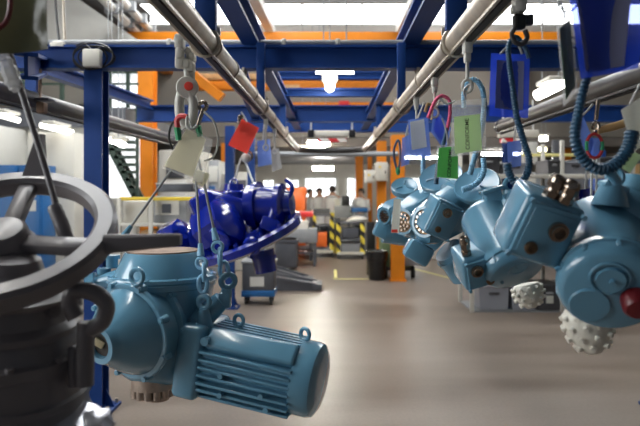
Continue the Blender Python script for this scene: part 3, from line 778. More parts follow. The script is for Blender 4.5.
# ================================================================ DEEP BLUE ACTUATORS (MIDDLE LEFT)
D = frame(5.0); s = D.s
db = thing('valve_actuator', 'glossy deep blue actuator with tilted handwheel hanging behind the large pale blue one', 'valve actuator', D(235, 268, 0))
wax = Vector((-.36, -.16, .92)).normalized(); wc = D(246, 238, 6)
wh = MB().lathe(wc, wax, [(-8*s, 0), (-8*s, 34*s), (-6*s, 55*s), (-3*s, 59*s), (3*s, 59*s), (5*s, 55*s), (1*s, 48*s), (1*s, 30*s), (8*s, 26*s), (8*s, 0)], 48)
wh = wh.build('flange_wheel', 'deep_blue', db)
bolt_parts(wc + wax * 1*s, wax, 52*s, 14, 2.6*s, 7*s, 0, 'flange_bolt', 'deep_blue', wh)
MB().box(D(222, 212, 0), (52*s, 46*s, 38*s), rotm('Y', 14), bev=5*s, seg=3).build('gear_housing', 'deep_blue', db)
MB().lathe(D(206, 234, 30), Vector((.75, -.3, .5)), [(0, 0), (0, 22*s), (6*s, 24*s), (30*s, 24*s), (34*s, 18*s), (36*s, 0)], 8).build('terminal_box', 'deep_blue', db)
b = MB().lathe(D(250, 206, 4), Vector((1, -.25, .05)), [(0, 0), (0, 21*s), (6*s, 21*s), (6*s, 24*s), (11*s, 24*s), (11*s, 19*s), (30*s, 18*s), (30*s, 21*s), (35*s, 21*s), (38*s, 12*s), (44*s, 11*s), (45*s, 0)], 28)
b.build('motor', 'deep_blue', db)
MB().cyl(D(262, 250, 0), D(266, 272, 0), 12*s, 11*s, 20).lathe(D(263, 254, 0), (0, 0, -1), [(0, 0), (0, 14*s), (4*s, 14*s), (4*s, 0)], 20).build('output_stub', 'deep_blue', db)
b = MB().torus(D(252, 246, 58), (.2, 1, .1), 6*s, 3*s).cyl(D(244, 244, 52), D(256, 248, 52), 7*s, n=12)
b.build('rim_clamp', 'deep_blue', db)
MB().lathe(D(234, 196, 0), (0, 0, 1), [(-6*s, 0), (-6*s, 15*s), (4*s, 15*s), (6*s, 11*s), (12*s, 10*s), (13*s, 0)], 20).build('cap', 'deep_blue', db)
MB().box(D(282, 200, 10), (14*s, 10*s, 22*s), rotm('Y', 20), bev=3*s).build('cable_box', 'deep_blue', db)
MB().torus(D(234, 183, 4), (.4, 1, 0), 4*s, 1.4*s).build('lifting_eye', 'deep_blue', db); MB().torus(D(257, 193, 12), (.4, 1, 0), 4*s, 1.4*s).build('lifting_eye', 'deep_blue', db)
MB().box(D(204, 208, 22), (24*s, 24*s, 26*s), rotm('Y', -24) @ rotm('Z', 20), bev=4*s, seg=2).build('sensor_block', 'deep_blue', db)
MB().box(D(270, 224, 26), (18*s, 16*s, 14*s), rotm('Y', 20), bev=3*s).cyl(D(272, 218, 26), D(276, 206, 26), 5*s, n=10).build('limit_switch', 'deep_blue', db)
MB().cyl(D(226, 226, 40), D(218, 240, 52), 9*s, 11*s, 16).lathe(D(218, 240, 52), Vector((-.3, -.7, -.5)), [(0, 0), (0, 13*s), (4*s, 13*s), (5*s, 0)], 20).build('end_cap', 'deep_blue', db)
MB().tube(curve([D(282, 204, 20), D(290, 196, 20), D(292, 186, 16), D(286, 180, 10)]), 2.2*s, 8).build('cable_stub', 'deep_blue', db)
db2 = thing('valve_actuator', 'small deep blue unit at the left end of the blue group above the handle bar', 'valve actuator', D(176, 252, 12))
MB().lathe(D(166, 244, 10), Vector((.75, -.25, .35)), [(0, 0), (0, 15*s), (4*s, 18*s), (22*s, 18*s), (24*s, 15*s), (26*s, 0)], 8).build('terminal_box', 'deep_blue', db2)
MB().cyl(D(182, 240, 4), D(206, 258, 0), 16*s, 20*s, 20).lathe(D(206, 258, 0), Vector((.8, 0, -.6)), [(0, 0), (0, 23*s), (5*s, 23*s), (5*s, 0)], 24).build('gear_housing', 'deep_blue', db2)
bolt_parts(D(176, 238, 30), Vector((.3, -1, .4)), 8*s, 4, 2.5*s, 5*s, 0, 'cover_bolt', 'deep_blue', db2)
bs = thing('wire_sling', 'two legged wire sling holding the deep blue group under the red tag', 'sling', D(245, 155, 0))
MB().tube([D(244, 158, 0), D(258, 196, 12)], 1.2*s, 6).build('wire_leg', 'alu', bs)
MB().tube([D(241, 158, 0), D(234, 182, 4)], 1.2*s, 6).build('wire_leg', 'alu', bs)
for i in range(8):
    t = i / 8; p = D(258, 197, 13).lerp(D(276, 226, 30), t); MB().torus(p, (1, .3, 0) if i % 2 else (.2, 1, .5), 3.4*s, 1.1*s, 14, 6).build('chain_link', 'deep_blue', bs)
b = MB().torus(D(248, 156, 0), (.1, 1, 0), 4.5*s, 1.3*s).cyl(D(247, 128, 0), D(248, 151, 0), 1.2*s).box(D(241, 120, 0), (6*s, 6*s, 10*s), bev=s)
b.build('hook', 'nickel', bs)
b = MB().sph(D(246, 158, 4), 5*s, (1, .6, 1)); b.build('tag_disc', 'offwhite', bs)

# ================================================================ RIGHT ROW OF PALE BLUE ACTUATORS
def rbox(V, x, y, w, bw, bh, bd, roll, yaw, parent, m, nickel_face, plug_face, tops, pitch=0):
    s = V.s; R = rotm('Z', yaw) @ rotm('X', pitch) @ rotm('Y', roll); c = V(x, y, w)
    ex, ey, ez = R @ Vector((1, 0, 0)), R @ Vector((0, 1, 0)), R @ Vector((0, 0, 1))
    o = MB().box(c + ey * bd * .5 * s, (bw*s, bd*s, bh*s), R, bev=.09 * bw * s, seg=3).build('terminal_box', m, parent)
    MB().box(c - ey * .035 * bw * s + ez * 0, (bw*.86*s, .10 * bw * s, bh*.86*s), R, bev=.045 * bw * s, seg=2).box(c - ey * .085 * bw * s, (bw*.70*s, .03 * bw * s, bh*.72*s), R, bev=.014 * bw * s, seg=2).build('lid', m, o)
    for u in (-.43, .43):
        for v in (-.43, .43): MB().cyl(c + ex * u * bw * s + ez * v * bh * s - ey * .05 * bw * s, c + ex * u * bw * s + ez * v * bh * s - ey * .13 * bw * s, .045 * bw * s, n=8).build('lid_screw', m, o)
    k = bw / 56
    for (u, v) in nickel_face:
        q = c + ex * u * bw * s + ez * v * bh * s
        MB().lathe(q, -ey, [(0, 0), (0, 9*k*s), (10*k*s, 9*k*s), (10*k*s, 7.5*k*s), (13*k*s, 7*k*s), (13*k*s, 5*k*s), (6*k*s, 4.5*k*s), (6*k*s, 0)], 14).build('cable_gland', 'nickel', o, label='nickel cable gland')
    for (u, v) in plug_face:
        q = c + ex * u * bw * s + ez * v * bh * s
        MB().lathe(q, -ey, [(0, 0), (0, 6*k*s), (8.5*k*s, 6*k*s), (9.5*k*s, 5*k*s), (10*k*s, 3*k*s), (8*k*s, 0)], 14).build('blank_plug', 'brass', o, label='brass blanking plug')
    for (u, yv, ln) in tops:
        q = c + ex * u * bw * s + ez * bh * .5 * s + ey * yv * bd * s
        g = MB().cyl(q, q + ez * ln*.26*k*s, 7.4*k*s, n=6).cyl(q + ez * ln*.26*k*s, q + ez * ln*.42*k*s, 6*k*s).cyl(q + ez * ln*.42*k*s, q + ez * ln*.68*k*s, 7.6*k*s, n=6).lathe(q + ez * ln*.68*k*s, ez, [(0, 7.6*k*s), (ln*.2*k*s, 7.4*k*s), (ln*.3*k*s, 5.5*k*s), (ln*.3*k*s, 4*k*s), (ln*.1*k*s, 0)], 14)
        g.build('cable_gland', 'nickel', o, label='nickel cable gland')
    return o
def drum(V, b0, b1, r0, r1, parent, m, endname='end_cover'):
    p = V(*b0); q = V(*b1); ax = q - p; Ln = ax.length; s = V.s
    o = MB().lathe(p, ax, [(-.12*Ln, 0), (-.12*Ln, r0*.6*s), (-.02*Ln, r0*.93*s), (.04*Ln, r0*s), (.72*Ln, r1*.99*s), (.76*Ln, r1*1.06*s), (.84*Ln, r1*1.08*s), (.86*Ln, r1*1.0*s)], 44).build('gear_housing', m, parent)
    e = MB().lathe(p, ax, [(.86*Ln, r1*1.05*s), (.95*Ln, r1*1.06*s), (1.0*Ln, r1*.98*s), (1.02*Ln, r1*.9*s), (1.02*Ln, 0)], 44).build(endname, m, parent)
    bolt_parts(p + ax * .84, ax, r1*1.03*s, 10, r1*.06*s, r1*.22*s, .2, 'cover_bolt', m, o)
    return p, ax.normalized(), Ln, o, e
def cone_plug(V, x, y, w, r, hgt, label, where):
    s = V.s; o = thing('cone_cover', label, 'cover', V(x, y + hgt * .5, w))
    c = V(x, y - hgt * .5, w); ax = Vector((.22, -.1, -1)).normalized()
    pr = [(0, 0), (0, r*.78), (hgt*.12, r*.95), (hgt*.3, r), (hgt*.55, r*.94), (hgt*.78, r*.7), (hgt*.93, r*.45), (hgt, r*.3), (hgt, 0)]
    MB().lathe(c, ax, [(a*s, b*s) for a, b in pr], 28).build('shell', 'cream', o)
    A = axmat(ax)
    for (t, rr, n, a0) in ((.14, .94, 11, 0), (.36, 1.0, 11, .3), (.60, .92, 9, 0), (.82, .66, 7, .4)):
        for i in range(n):
            a = a0 + 2 * PI * i / n; d = A @ Vector((math.cos(a), math.sin(a), .35)); d.normalize()
            q = c + ax * (t * hgt * s) + A @ Vector((math.cos(a), math.sin(a), 0)) * rr * r * s * .93
            MB().cyl(q, q + d * r * .20 * s, r * .13 * s, r * .11 * s, 8).build('knob', 'cream', o)
    return o
# ---- A: nearest
V = frame(1.5); s = V.s
ua = thing('valve_actuator', 'nearest and largest blue actuator of the right row, with red knob at the frame edge', 'valve actuator', V(585, 330, 0), 'pale blue actuators of the right row')
rbox(V, 544, 233, 26, 60, 66, 50, 19, -2, ua, 'light_blue', [(.14, .12)], [(-.14, -.24)], [(-.08, .25, 21), (.11, .10, 22)], 20)
p, ax, Ln, hs, ec = drum(V, (601, 232, -46), (611, 292, 40), 48, 45, ua, 'light_blue')
fc = p + ax * Ln * 1.02; e1 = Vector((1, 0, 0)); e1 = (e1 - ax * e1.dot(ax)).normalized(); e2 = e1.cross(ax); e2 = e2 if e2.z > 0 else -e2
def fp(u, v, h_=0.): return fc + e1 * u * s + e2 * v * s + ax * h_ * s
MB().torus(fp(-5, 17, 1), ax, 17*s, 1.6*s, 28, 6).lathe(fp(-4, 16), ax, [(0, 0), (0, 14*s), (4*s, 13*s), (4*s, 0)], 28).cyl(fp(-3, 16, 3), fp(-3, 16, 7), 3*s, n=6).build('indicator_window', 'light_blue', ec)
MB().lathe(fp(-16, -17), ax, [(0, 0), (0, 19*s), (2.5*s, 18*s), (3*s, 0)], 28).build('cover_boss', 'light_blue', ec)
MB().lathe(fp(22, -2), ax, [(0, 0), (0, 14*s), (12*s, 13*s), (16*s, 10*s), (17*s, 0)], 24).build('selector_knob', 'red_knob', ec, label='dark red selector knob')
MB().lathe(V(606, 214, -30), Vector((1, .05, -.25)), [(0, 0), (0, 30*s), (10*s, 34*s), (46*s, 36*s), (80*s, 34*s), (80*s, 0)], 36).build('motor', 'light_blue', ua)
MB().cyl(V(610, 206, -10), V(612, 185, -10), 19*s, 12*s, 20).box(V(613, 187, -10), (26*s, 22*s, 8*s), rotm('Y', 22), bev=2.5*s).torus(V(615, 177, -8), (.5, 1, 0), 7*s, 3.2*s).build('lifting_lug', 'light_blue', ua)
MB().cyl(V(640, 176, -30), V(636, 200, -30), 16*s, 20*s, 20).build('cap', 'light_blue', ua)
# ---- B
V = frame(1.9); s = V.s
ub = thing('valve_actuator', 'second actuator of the right row with spoked round emblem on its end cover', 'valve actuator', V(505, 298, 0), 'pale blue actuators of the right row')
rbox(V, 483, 272, 20, 38, 35, 34, -17, 12, ub, 'light_blue', [(-.2, .18)], [(.12, -.26)], [(-.28, .3, 30)], 22)
p, ax, Ln, hs, ec = drum(V, (487, 214, -22), (516, 272, 22), 29, 29, ub, 'light_blue')
q = MB().torus(V(518, 268, 29), ax, 9*s, 1.6*s, 24, 6)
for i in range(3):
    a = .4 + 2 * PI * i / 3; A = axmat(ax); q.tube([V(518, 268, 28), V(518, 268, 28) + A @ Vector((9*s * math.cos(a), 9*s * math.sin(a), 0))], 1.5*s, 6)
q.build('emblem_ring', 'light_blue', ec)
MB().box(V(494, 201, -6), (17*s, 18*s, 22*s), rotm('Y', -18), bev=2*s).box(V(491, 190, -6), (22*s, 20*s, 4*s), rotm('Y', -18), bev=1*s).build('sensor_block', 'light_blue', ub)
MB().lathe(V(492, 222, -18), Vector((1, .3, .35)), [(0, 0), (0, 22*s), (30*s, 22*s), (34*s, 16*s), (35*s, 0)], 28).build('motor', 'light_blue', ub)
MB().cyl(V(510, 206, 0), V(511, 190, 0), 11*s, 8*s).box(V(510, 194, 0), (18*s, 14*s, 6*s), rotm('Y', -25), bev=1.5*s).torus(V(512, 185, 0), (.5, 1, 0), 7*s, 2.6*s).build('lifting_lug', 'light_blue', ub)
# ---- C D E with round multi-pin connectors
def connector(V, x, y, w, r, parent, ax, m):
    s = V.s; ax = Vector(ax).normalized(); c = V(x, y, w)
    b = MB().lathe(c, ax, [(-14*s, r*1.05*s), (-3*s, r*1.22*s), (0, r*1.2*s), (0, r*s), (-2*s, r*.96*s), (-2*s, 0)], 30).build('connector_ring', m, parent)
    A = axmat(ax); k = MB().lathe(c - ax * 2*s, ax, [(0, 0), (0, r*.95*s), (.6*s, r*.95*s), (.6*s, 0)], 24)
    k.build('socket_face', 'brass', b)
    for (n, rr) in ((12, .72), (7, .40), (1, 0)):
        for i in range(n):
            a = 2 * PI * i / n; q = c - ax * 1.6*s + A @ Vector((rr * r * s * math.cos(a), rr * r * s * math.sin(a), 0)); MB().cyl(q, q + ax * 2.6*s, r*.11*s, n=8).build('pin', 'nickel', b)
V = frame(2.7); s = V.s
uc = thing('valve_actuator', 'middle actuator of the right row, pin socket half hidden by its tilted terminal box', 'valve actuator', V(452, 262, 0), 'pale blue actuators of the right row')
MB().lathe(V(426, 226, 10), Vector((.80, .35, .42)), [(-8*s, 0), (-8*s, 16*s), (2*s, 21*s), (14*s, 23*s), (40*s, 25*s), (42*s, 28*s), (48*s, 28*s), (50*s, 24*s), (66*s, 20*s), (70*s, 0)], 12).build('gear_housing', 'light_blue', uc)
rbox(V, 444, 221, 44, 28, 35, 30, 24, 8, uc, 'light_blue', [(-.08, .24)], [(-.10, -.26)], [], 12)
connector(V, 424, 222, 26, 12.5, uc, (-.72, -.68, .05), 'light_blue')
MB().cyl(V(448, 250, 8), V(466, 270, 0), 15*s, 19*s).lathe(V(452, 252, 6), Vector((.7, .2, -.7)), [(0, 0), (0, 19*s), (4*s, 19*s), (4*s, 0)], 24).build('output_flange', 'light_blue', uc)
MB().box(V(418, 252, 10), (26*s, 26*s, 20*s), rotm('Y', 30), bev=4*s).build('gland_box', 'light_blue', uc)
for (x, y) in ((453, 199), (457, 193)): MB().cyl(V(x, y + 4, 6), V(x, y - 3, 6), 3.4*s, n=8).cyl(V(x, y - 2, 6), V(x + 1, y - 6, 6), 2.8*s, n=6).build('cable_gland', 'nickel', uc, label='nickel cable gland')
V = frame(3.6); s = V.s
ud = thing('valve_actuator', 'fourth actuator of the right row with full round pin socket beside a white paper strip', 'valve actuator', V(420, 246, 0), 'pale blue actuators of the right row')
MB().lathe(V(404, 222, 10), Vector((.75, .5, .40)), [(-6*s, 0), (-6*s, 13*s), (2*s, 19*s), (22*s, 22*s), (30*s, 22*s), (34*s, 18*s), (48*s, 14*s), (50*s, 0)], 8).build('gear_housing', 'light_blue', ud)
connector(V, 402, 222, 22, 10.5, ud, (-.62, -.78, .02), 'light_blue')
MB().cyl(V(420, 236, 0), V(432, 250, 0), 13*s, 16*s).build('output_flange', 'light_blue', ud)
MB().cyl(V(432, 190, 0), V(420, 202, 0), 8*s, 10*s).build('neck', 'light_blue', ud)
V = frame(4.3); s = V.s
ue = thing('valve_actuator', 'farthest actuator of the right row, just in front of the orange columns', 'valve actuator', V(392, 242, 0), 'pale blue actuators of the right row')
MB().lathe(V(388, 216, 6), Vector((.5, .3, .1)), [(-6*s, 0), (-6*s, 11*s), (0, 15*s), (18*s, 17*s), (24*s, 12*s), (25*s, 0)], 8).build('gear_housing', 'light_blue', ue)
connector(V, 384, 216, 14, 7, ue, (-.8, -.6, .05), 'light_blue')
MB().cyl(V(384, 232, 4), V(412, 238, 0), 11*s, 9*s).box(V(382, 230, 6), (16*s, 16*s, 16*s), rotm('Y', 25), bev=3*s).build('output_flange', 'light_blue', ue)
V4 = frame(3.35); o = thing('paper_strip', 'white paper strip hanging between the two farthest pin sockets of the right row', 'paper', V4(396, 232, 16))
MB().sheet(V4(394, 199, 18), V4(401, 199, 18), V4(399, 233, 18), V4(391, 233, 18), .003, .004).build('sheet', 'paper', o)
MB().box(V4(394.5, 231, 19), (6*V4.s, .004, 3*V4.s)).build('stamp', 'tag_red', o)
# discs (lids) over C, D, E
def disc(V, x, y, w, r, nrm, label, spokes=True):
    s = V.s; nrm = Vector(nrm).normalized(); c = V(x, y, w)
    o = thing('round_lid', label, 'lid', c)
    MB().lathe(c, nrm, [(-5*s, 0), (-5*s, r*.8*s), (-3*s, r*s), (1*s, r*s), (2*s, r*.96*s), (1.2*s, r*.88*s), (1.2*s, 0)], 36).build('plate', 'light_blue', o)
    A = axmat(nrm)
    for i in range(3):
        a = PI / 2 + 2 * PI * i / 3; d = A @ Vector((math.cos(a), math.sin(a), 0)); MB().tube([c + nrm * 1.6*s + d * r * .2 * s, c + nrm * 1.6*s + d * r * .7 * s], r * .05 * s, 6).build('cast_rib', 'light_blue', o)
    return o
disc(frame(4.2), 404.5, 187, 4, 13.5, (-.12, -.62, .77), 'smallest round pale blue lid, above the farthest pin sockets')
disc(frame(3.2), 441, 177, 2, 22, (-.32, -.60, .74), 'round pale blue lid behind the green sheet')
disc(frame(2.6), 477, 185, 4, 23, (-.36, -.64, .68), 'largest round pale blue lid, under the pale green conforme tag')
cone_plug(frame(1.62), 583, 330, 0, 23, 46, 'cream knobbly cone cover hanging lowest at the right, below the nearest actuator', 0)
cone_plug(frame(2.0), 526, 296, 0, 15, 24, 'cream knobbly cone cover peeking below the second actuator', 0)
# ================================================================ TAGS, POUCHES, HOOKS AND COILED SLINGS
def pouch(label, V, q, film, paper=None, pq=None, ties=(), bulge=.006, cat='document pouch', name='document_pouch', w=0, tie_mat='alu', group=None, th=.0025):
    top = V((q[0][0] + q[1][0]) / 2, (q[0][1] + q[1][1]) / 2, w)
    o = thing(name, label, cat, top, group)
    P = [V(x, y, w + (z[0] if z else 0)) for x, y, *z in q]
    if film: MB().sheet(*P, th, bulge).build('sleeve', film, o)
    if paper:
        pp = [V(x, y, w - 1.2 + (z[0] if z else 0)) for x, y, *z in (pq or q)]
        MB().sheet(*pp, .0012, bulge).build('paper', paper, o)
    for t in ties:
        MB().tube(curve([V(x, y, w + (z[0] if z else 0)) for x, y, *z in t], 6), .9 * V.s if V.d > 2 else 1.2 * V.s, 6).build('tie', tie_mat, o)
    return o
V = frame(2.68)
pouch('clear pouch with a written form, hanging tilted under the red dotted hook', V, [(186, 127), (213, 140), (202, 184), (162, 168)], 'clear', 'form', [(187, 128), (206, 139), (193, 177), (164, 166)], [[(192, 131), (190, 122), (187, 118)]])
o = thing('strap', 'red and green lifting strap looped at the red dotted hook', 'strap', V(184, 118, 0))
MB().tube(curve([V(178, 128, 0), V(177, 120, 0), V(182, 116, 2), V(187, 117, 3)]), 2.8*V.s, 8).build('red_band', 'red', o)
MB().tube([V(177, 127, 0), V(179, 140, -2)], 3.2*V.s, 8).build('green_band', 'green_strap', o)
MB().tube([V(198, 126, -4), V(200, 137, -4)], 3.2*V.s, 8).build('green_band', 'green_strap', o)
MB().tube(curve([V(187, 116, 4), V(187, 126, 5), V(192, 129, 4), V(197, 126, 0)]), 1.6*V.s, 8).build('white_cord', 'white', o)
o = thing('cable_loop', 'thin black cable loop behind the clear written pouch', 'cable', V(180, 115, -4))
MB().tube(curve([V(182, 116, -4), V(172, 124, -5), V(169, 137, -6), V(173, 149, -7)]), 1.1*V.s, 6).build('black_cable', 'black', o)
MB().tube(curve([V(204, 112, -4), V(214, 122, -5), V(218, 140, -6), V(214, 156, -6), V(204, 161, -5)]), 1.2*V.s, 6).build('grey_cable', 'trolley', o)
V = frame(4.9)
pouch('red tinted pouch tag hanging over the deep blue actuator', V, [(242, 119), (259, 128), (247, 154), (228, 145)], 'red_film', 'white', [(241, 120), (258, 129), (254, 137), (237, 129)], [[(247, 122), (244, 116), (241, 112)]])  # white inner strip paints the film's pale reflection near its top
V = frame(5.4)
pouch('lavender plastic bag hanging right of the red tag', V, [(257, 141), (270, 139), (272, 164), (258, 167)], 'blue_clear', None, None, [[(263, 140), (264, 128), (265, 118)]], .02)
pouch('crumpled clear bag hanging below the left rail end', frame(5.9), [(271, 150), (279, 148), (282, 168), (272, 172)], 'haze', None, None, [[(275, 149), (274, 136), (276, 130)]], .03)
V = frame(1.88)
pouch('tall blue translucent pouch hanging under the second hook from the right', V, [(491, 53), (530, 54), (528, 118), (489, 116)], 'blue_film', 'grey_paper', [(497, 60), (524, 61), (523, 110), (495, 108)], [[(500, 54), (508, 46), (514, 40)], [(522, 54), (519, 46), (516, 40)]], .02)
V = frame(1.36)
pouch('large dark blue pouch cropped by the top right corner', V, [(568, -14), (652, -14), (638, 68), (581, 79)], 'blue_film', 'grey_paper', [(575, -12), (632, -12), (624, 66), (586, 72)], [[(585, -14), (575, -20), (566, -26)]], .02)
V = frame(1.42)
pouch('dark green card in a clear sleeve seen edge on beside the large dark blue pouch', V, [(557, 26, 6), (572, 14, -8), (577, 90, -8), (564, 107, 6)], 'clear', 'dark_green_paper', [(559, 29, 6), (570, 19, -8), (575, 86, -8), (566, 100, 6)], [[(565, 19), (563, 8), (560, 2)]], .002)
o = thing('split_ring', 'thin steel ring holding the dark green card at the top right', 'ring', V(568, 4, 0))
MB().torus(V(568, 2, 0), (.3, 1, .3), 9*V.s, 1.1*V.s).build('ring', 'alu', o)
V = frame(2.28)
cf = pouch('clear pouch with pale green sheet reading CONFORME along its side', V, [(452, 101), (486, 98), (486, 152), (451, 157)], 'clear', None, None, [[(466, 100), (464, 90), (470, 84)], [(455, 101), (446, 104), (440, 98)]], .004)
pp = [V(454, 117, 1.2), V(480, 114, 1.2), V(482, 150, 1.2), V(455, 154, 1.2)]
MB().sheet(*pp, .0012, .0).build('paper', 'green_paper', cf)
text_mesh('lettering', 'CONFORME', 'ink', cf, V(467.5, 134, 2.2), pp[0] - pp[3], pp[3] - pp[2], 31*V.s)
V = frame(2.95)
gf = pouch('mid green sheet with side lettering behind the clear conforme pouch', V, [(437, 146), (459, 143), (459, 180), (435, 178)], 'clear', None, None, [[(448, 145), (446, 130), (442, 118)]], .0)
pp = [V(439, 148, 1.2), V(458, 146, 1.2), V(458, 179, 1.2), V(437, 177, 1.2)]
MB().sheet(*pp, .0012, .0).build('paper', 'mid_green_paper', gf)
text_mesh('lettering', 'CONFORME', 'ink', gf, V(450, 163, 2.4), pp[0] - pp[3], pp[3] - pp[2], 28*V.s)
V = frame(3.25)
pouch('pale blue pouch with a white slip above the smallest round lid', V, [(408, 120), (428, 117), (431, 157), (410, 160)], 'blue_clear', None, None, [[(418, 118), (422, 108), (424, 102)]], .006)
o = thing('paper_slip', 'white paper slip clipped over the pale blue pouch', 'paper', V(418, 120, 3))
MB().sheet(V(410, 122, 4), V(424, 119, 4), V(427, 147, 4), V(412, 150, 4), .002, .004).build('sheet', 'paper', o)
V = frame(3.05)
pouch('diamond shaped blue film tag left of the green sheet', V, [(434, 106), (451, 128), (446, 152), (431, 132)], 'blue_clear', 'blue_film', [(436, 112), (448, 128), (445, 146), (433, 131)], [[(436, 108), (440, 100), (441, 94)]], .01)
V = frame(3.8)
pouch('narrow lavender pouch at the far left of the right row', V, [(402, 138), (411, 134), (409, 164), (401, 167)], 'blue_clear', None, None, [[(406, 136), (408, 126), (411, 120)]], .008)
V = frame(4.3)
o = thing('key_loop', 'dark blue cord loop with green end left of the narrow lavender pouch', 'cord', V(397, 142, 0))
MB().tube(curve([V(398, 140, 0), V(394, 150, 0), V(395, 162, 0), V(398, 170, 0), V(400, 160, 0), V(400, 148, 0)], 6, True), 1.2*V.s, 6, True).build('cord', 'coil_dark', o)
MB().sph(V(398, 171, 0), 3*V.s, (.8, .8, 1.4)).build('end_ball', 'green_strap', o)
V = frame(1.95)
pouch('white and lavender card leaning at the left of the thick ribbed coil', V, [(571, 124), (583, 116), (594, 142), (589, 160)], 'blue_clear', 'white', [(571, 124), (580, 117), (584, 126), (577, 134)], [[(580, 118), (588, 110), (593, 104)]], .006)
o = thing('shackle_ring', 'red and green oval ring hanging inside the thick ribbed coil', 'ring', V(595, 120, 0))
def arc(a0, a1): return [V(594.5 + 8 * math.cos(a), 146 - 12 * math.sin(a), 0) for a in [a0 + (a1 - a0) * i / 10 for i in range(11)]]
MB().tube(arc(.3, PI - .3), 1.7*V.s, 8).build('red_arc', 'red', o); MB().tube(arc(PI + .3, 2 * PI - .3), 1.7*V.s, 8).build('red_arc', 'red', o)
MB().tube(arc(-.4, .4), 1.8*V.s, 8).build('green_arc', 'green_strap', o); MB().tube(arc(PI - .4, PI + .4), 1.8*V.s, 8).build('green_arc', 'green_strap', o)
MB().sheet(V(590, 138, -1), V(600, 138, -1), V(599, 156, -1), V(590, 156, -1), .002, .006).build('blue_film', 'blue_clear', o)
MB().torus(V(595.5, 127, 0), (1, .4, 0), 4.5*V.s, 1.5*V.s).cyl(V(596, 120, 0), V(598, 100, 0), 2*V.s).build('chain_hook', 'nickel', o)
for x in (592, 597): MB().tube([V(x, 158, 0), V(x - 1, 200, 2)], 1.1*V.s, 6).build('white_cord', 'white', o)
single('wooden_handle', MB().tube([V(597, 131, 2), V(612, 127, 3), V(632, 121, 4)], [3.2*V.s, 4*V.s, 4.2*V.s], 12), 'wood', 'tan wooden handle stick crossing behind the thick ribbed coil', 'handle')
V = frame(1.5)
pouch('white paper tag cropped by the right edge beside the wooden handle', V, [(621, 110, 0), (643, 96, 4), (652, 142, 4), (633, 152, 0)], 'clear', 'paper', None, [[(630, 104), (636, 92), (640, 84)]], .006)
pouch('pale green folded tag hanging right of the thick ribbed coil', V, [(629, 148, -4), (642, 156, -4), (630, 173, -2), (616, 164, -2)], 'clear', 'green_paper', None, [[(630, 148, -4), (634, 138, -4), (637, 128, -4)]], .006)
V = frame(1.42)
pouch('dark smoky bag cropped by the top left corner', V, [(-8, -10), (46, -10), (48, 49), (-8, 54)], 'smoke', None, None, [[(20, -10), (24, -20), (26, -26)]], .03, 'bag', 'plastic_bag')
o = thing('strap', 'dark red strap in front of the smoky bag at the top left corner', 'strap', V(6, 10, 6))
MB().tube(curve([V(10, -10, 14), V(10, 8, 14), V(6, 22, 14), V(-4, 30, 14)]), 2.6*V.s, 8).build('band', 'red_knob', o)
V = frame(3.4)
pouch('lavender bag hanging in the gap left of the blue U shaped coil', V, [(507, 142), (522, 140), (521, 166), (508, 168)], 'blue_clear', None, None, [[(514, 141), (515, 132), (516, 122)]], .02, 'bag', 'plastic_bag')
pouch('deep blue wrapped bundle low at the right edge above the nearest actuator', frame(2.6), [(620, 184), (640, 182), (642, 200), (622, 202)], 'deep_blue', None, None, [[(630, 183), (632, 170), (634, 158)]], .03, 'bundle', 'wrapped_bundle')
pouch('small deep blue bundle beside the white cords', frame(2.7), [(578, 190), (592, 188), (596, 202), (580, 204)], 'deep_blue', None, None, [[(585, 189), (586, 176), (587, 165)]], .03, 'bundle', 'wrapped_bundle')

# trolleys hanging from the two cream rails
def mini_trolley(side, d, label, drop=.16, m='trolley', ln=True):
    o = thing('trolley', label, 'trolley', (side * .51, d, EYE + .60 - .047))
    x = side * .51; z = EYE + .60 - .055
    MB().box((x, d, z - .015), (.030, .055, .05), bev=.006).box((x, d, z - .055), (.022, .035, .035), bev=.005).build('clamp', m, o)
    MB().cyl((x, d, z - .04), (x, d, z - drop + .03), .007).build('pin', m, o)
    MB().tube([(x + .018 * math.sin(a), d - .004 * math.cos(a), z - drop + .018 * math.cos(a) * 1.3) for a in [2 * PI * i / 20 for i in range(20)]], .0065, 8, True).build('hook', m, o)
    return o
mini_trolley(-1, 4.85, 'trolley on the left rail above the red tag', .22)
mini_trolley(-1, 5.6, 'trolley on the left rail above the lavender bag', .2)
mini_trolley(1, 2.32, 'trolley on the right rail above the clear conforme pouch', .16)
mini_trolley(1, 3.05, 'trolley on the right rail above the pink loop', .17)
mini_trolley(1, 3.7, 'trolley on the right rail above the narrow lavender pouch', .16)
# heavy dark hook at the top for the second unit
V = frame(1.78)
o = thing('trolley', 'black and white hook block at the top right over the blue U shaped coil', 'trolley', V(518, 0, 0))
MB().box(V(519, 4, 0), (13*V.s, 16*V.s, 18*V.s), bev=3*V.s).box(V(515, 10, 2), (9*V.s, 9*V.s, 8*V.s), bev=2*V.s).build('clamp', 'offwhite', o)
MB().box(V(519, 22, 0), (12*V.s, 10*V.s, 15*V.s), bev=2*V.s).box(V(529, 20, 0), (8*V.s, 8*V.s, 11*V.s), bev=1.5*V.s).build('block', 'black', o)
MB().tube(curve([V(515, 16, 4), V(515, 26, 4), V(512, 34, 4), V(515, 42, 4), V(522, 44, 4), V(527, 38, 4), V(525, 30, 4)]), 2.6*V.s, 8).build('hook', 'rail_dark', o)
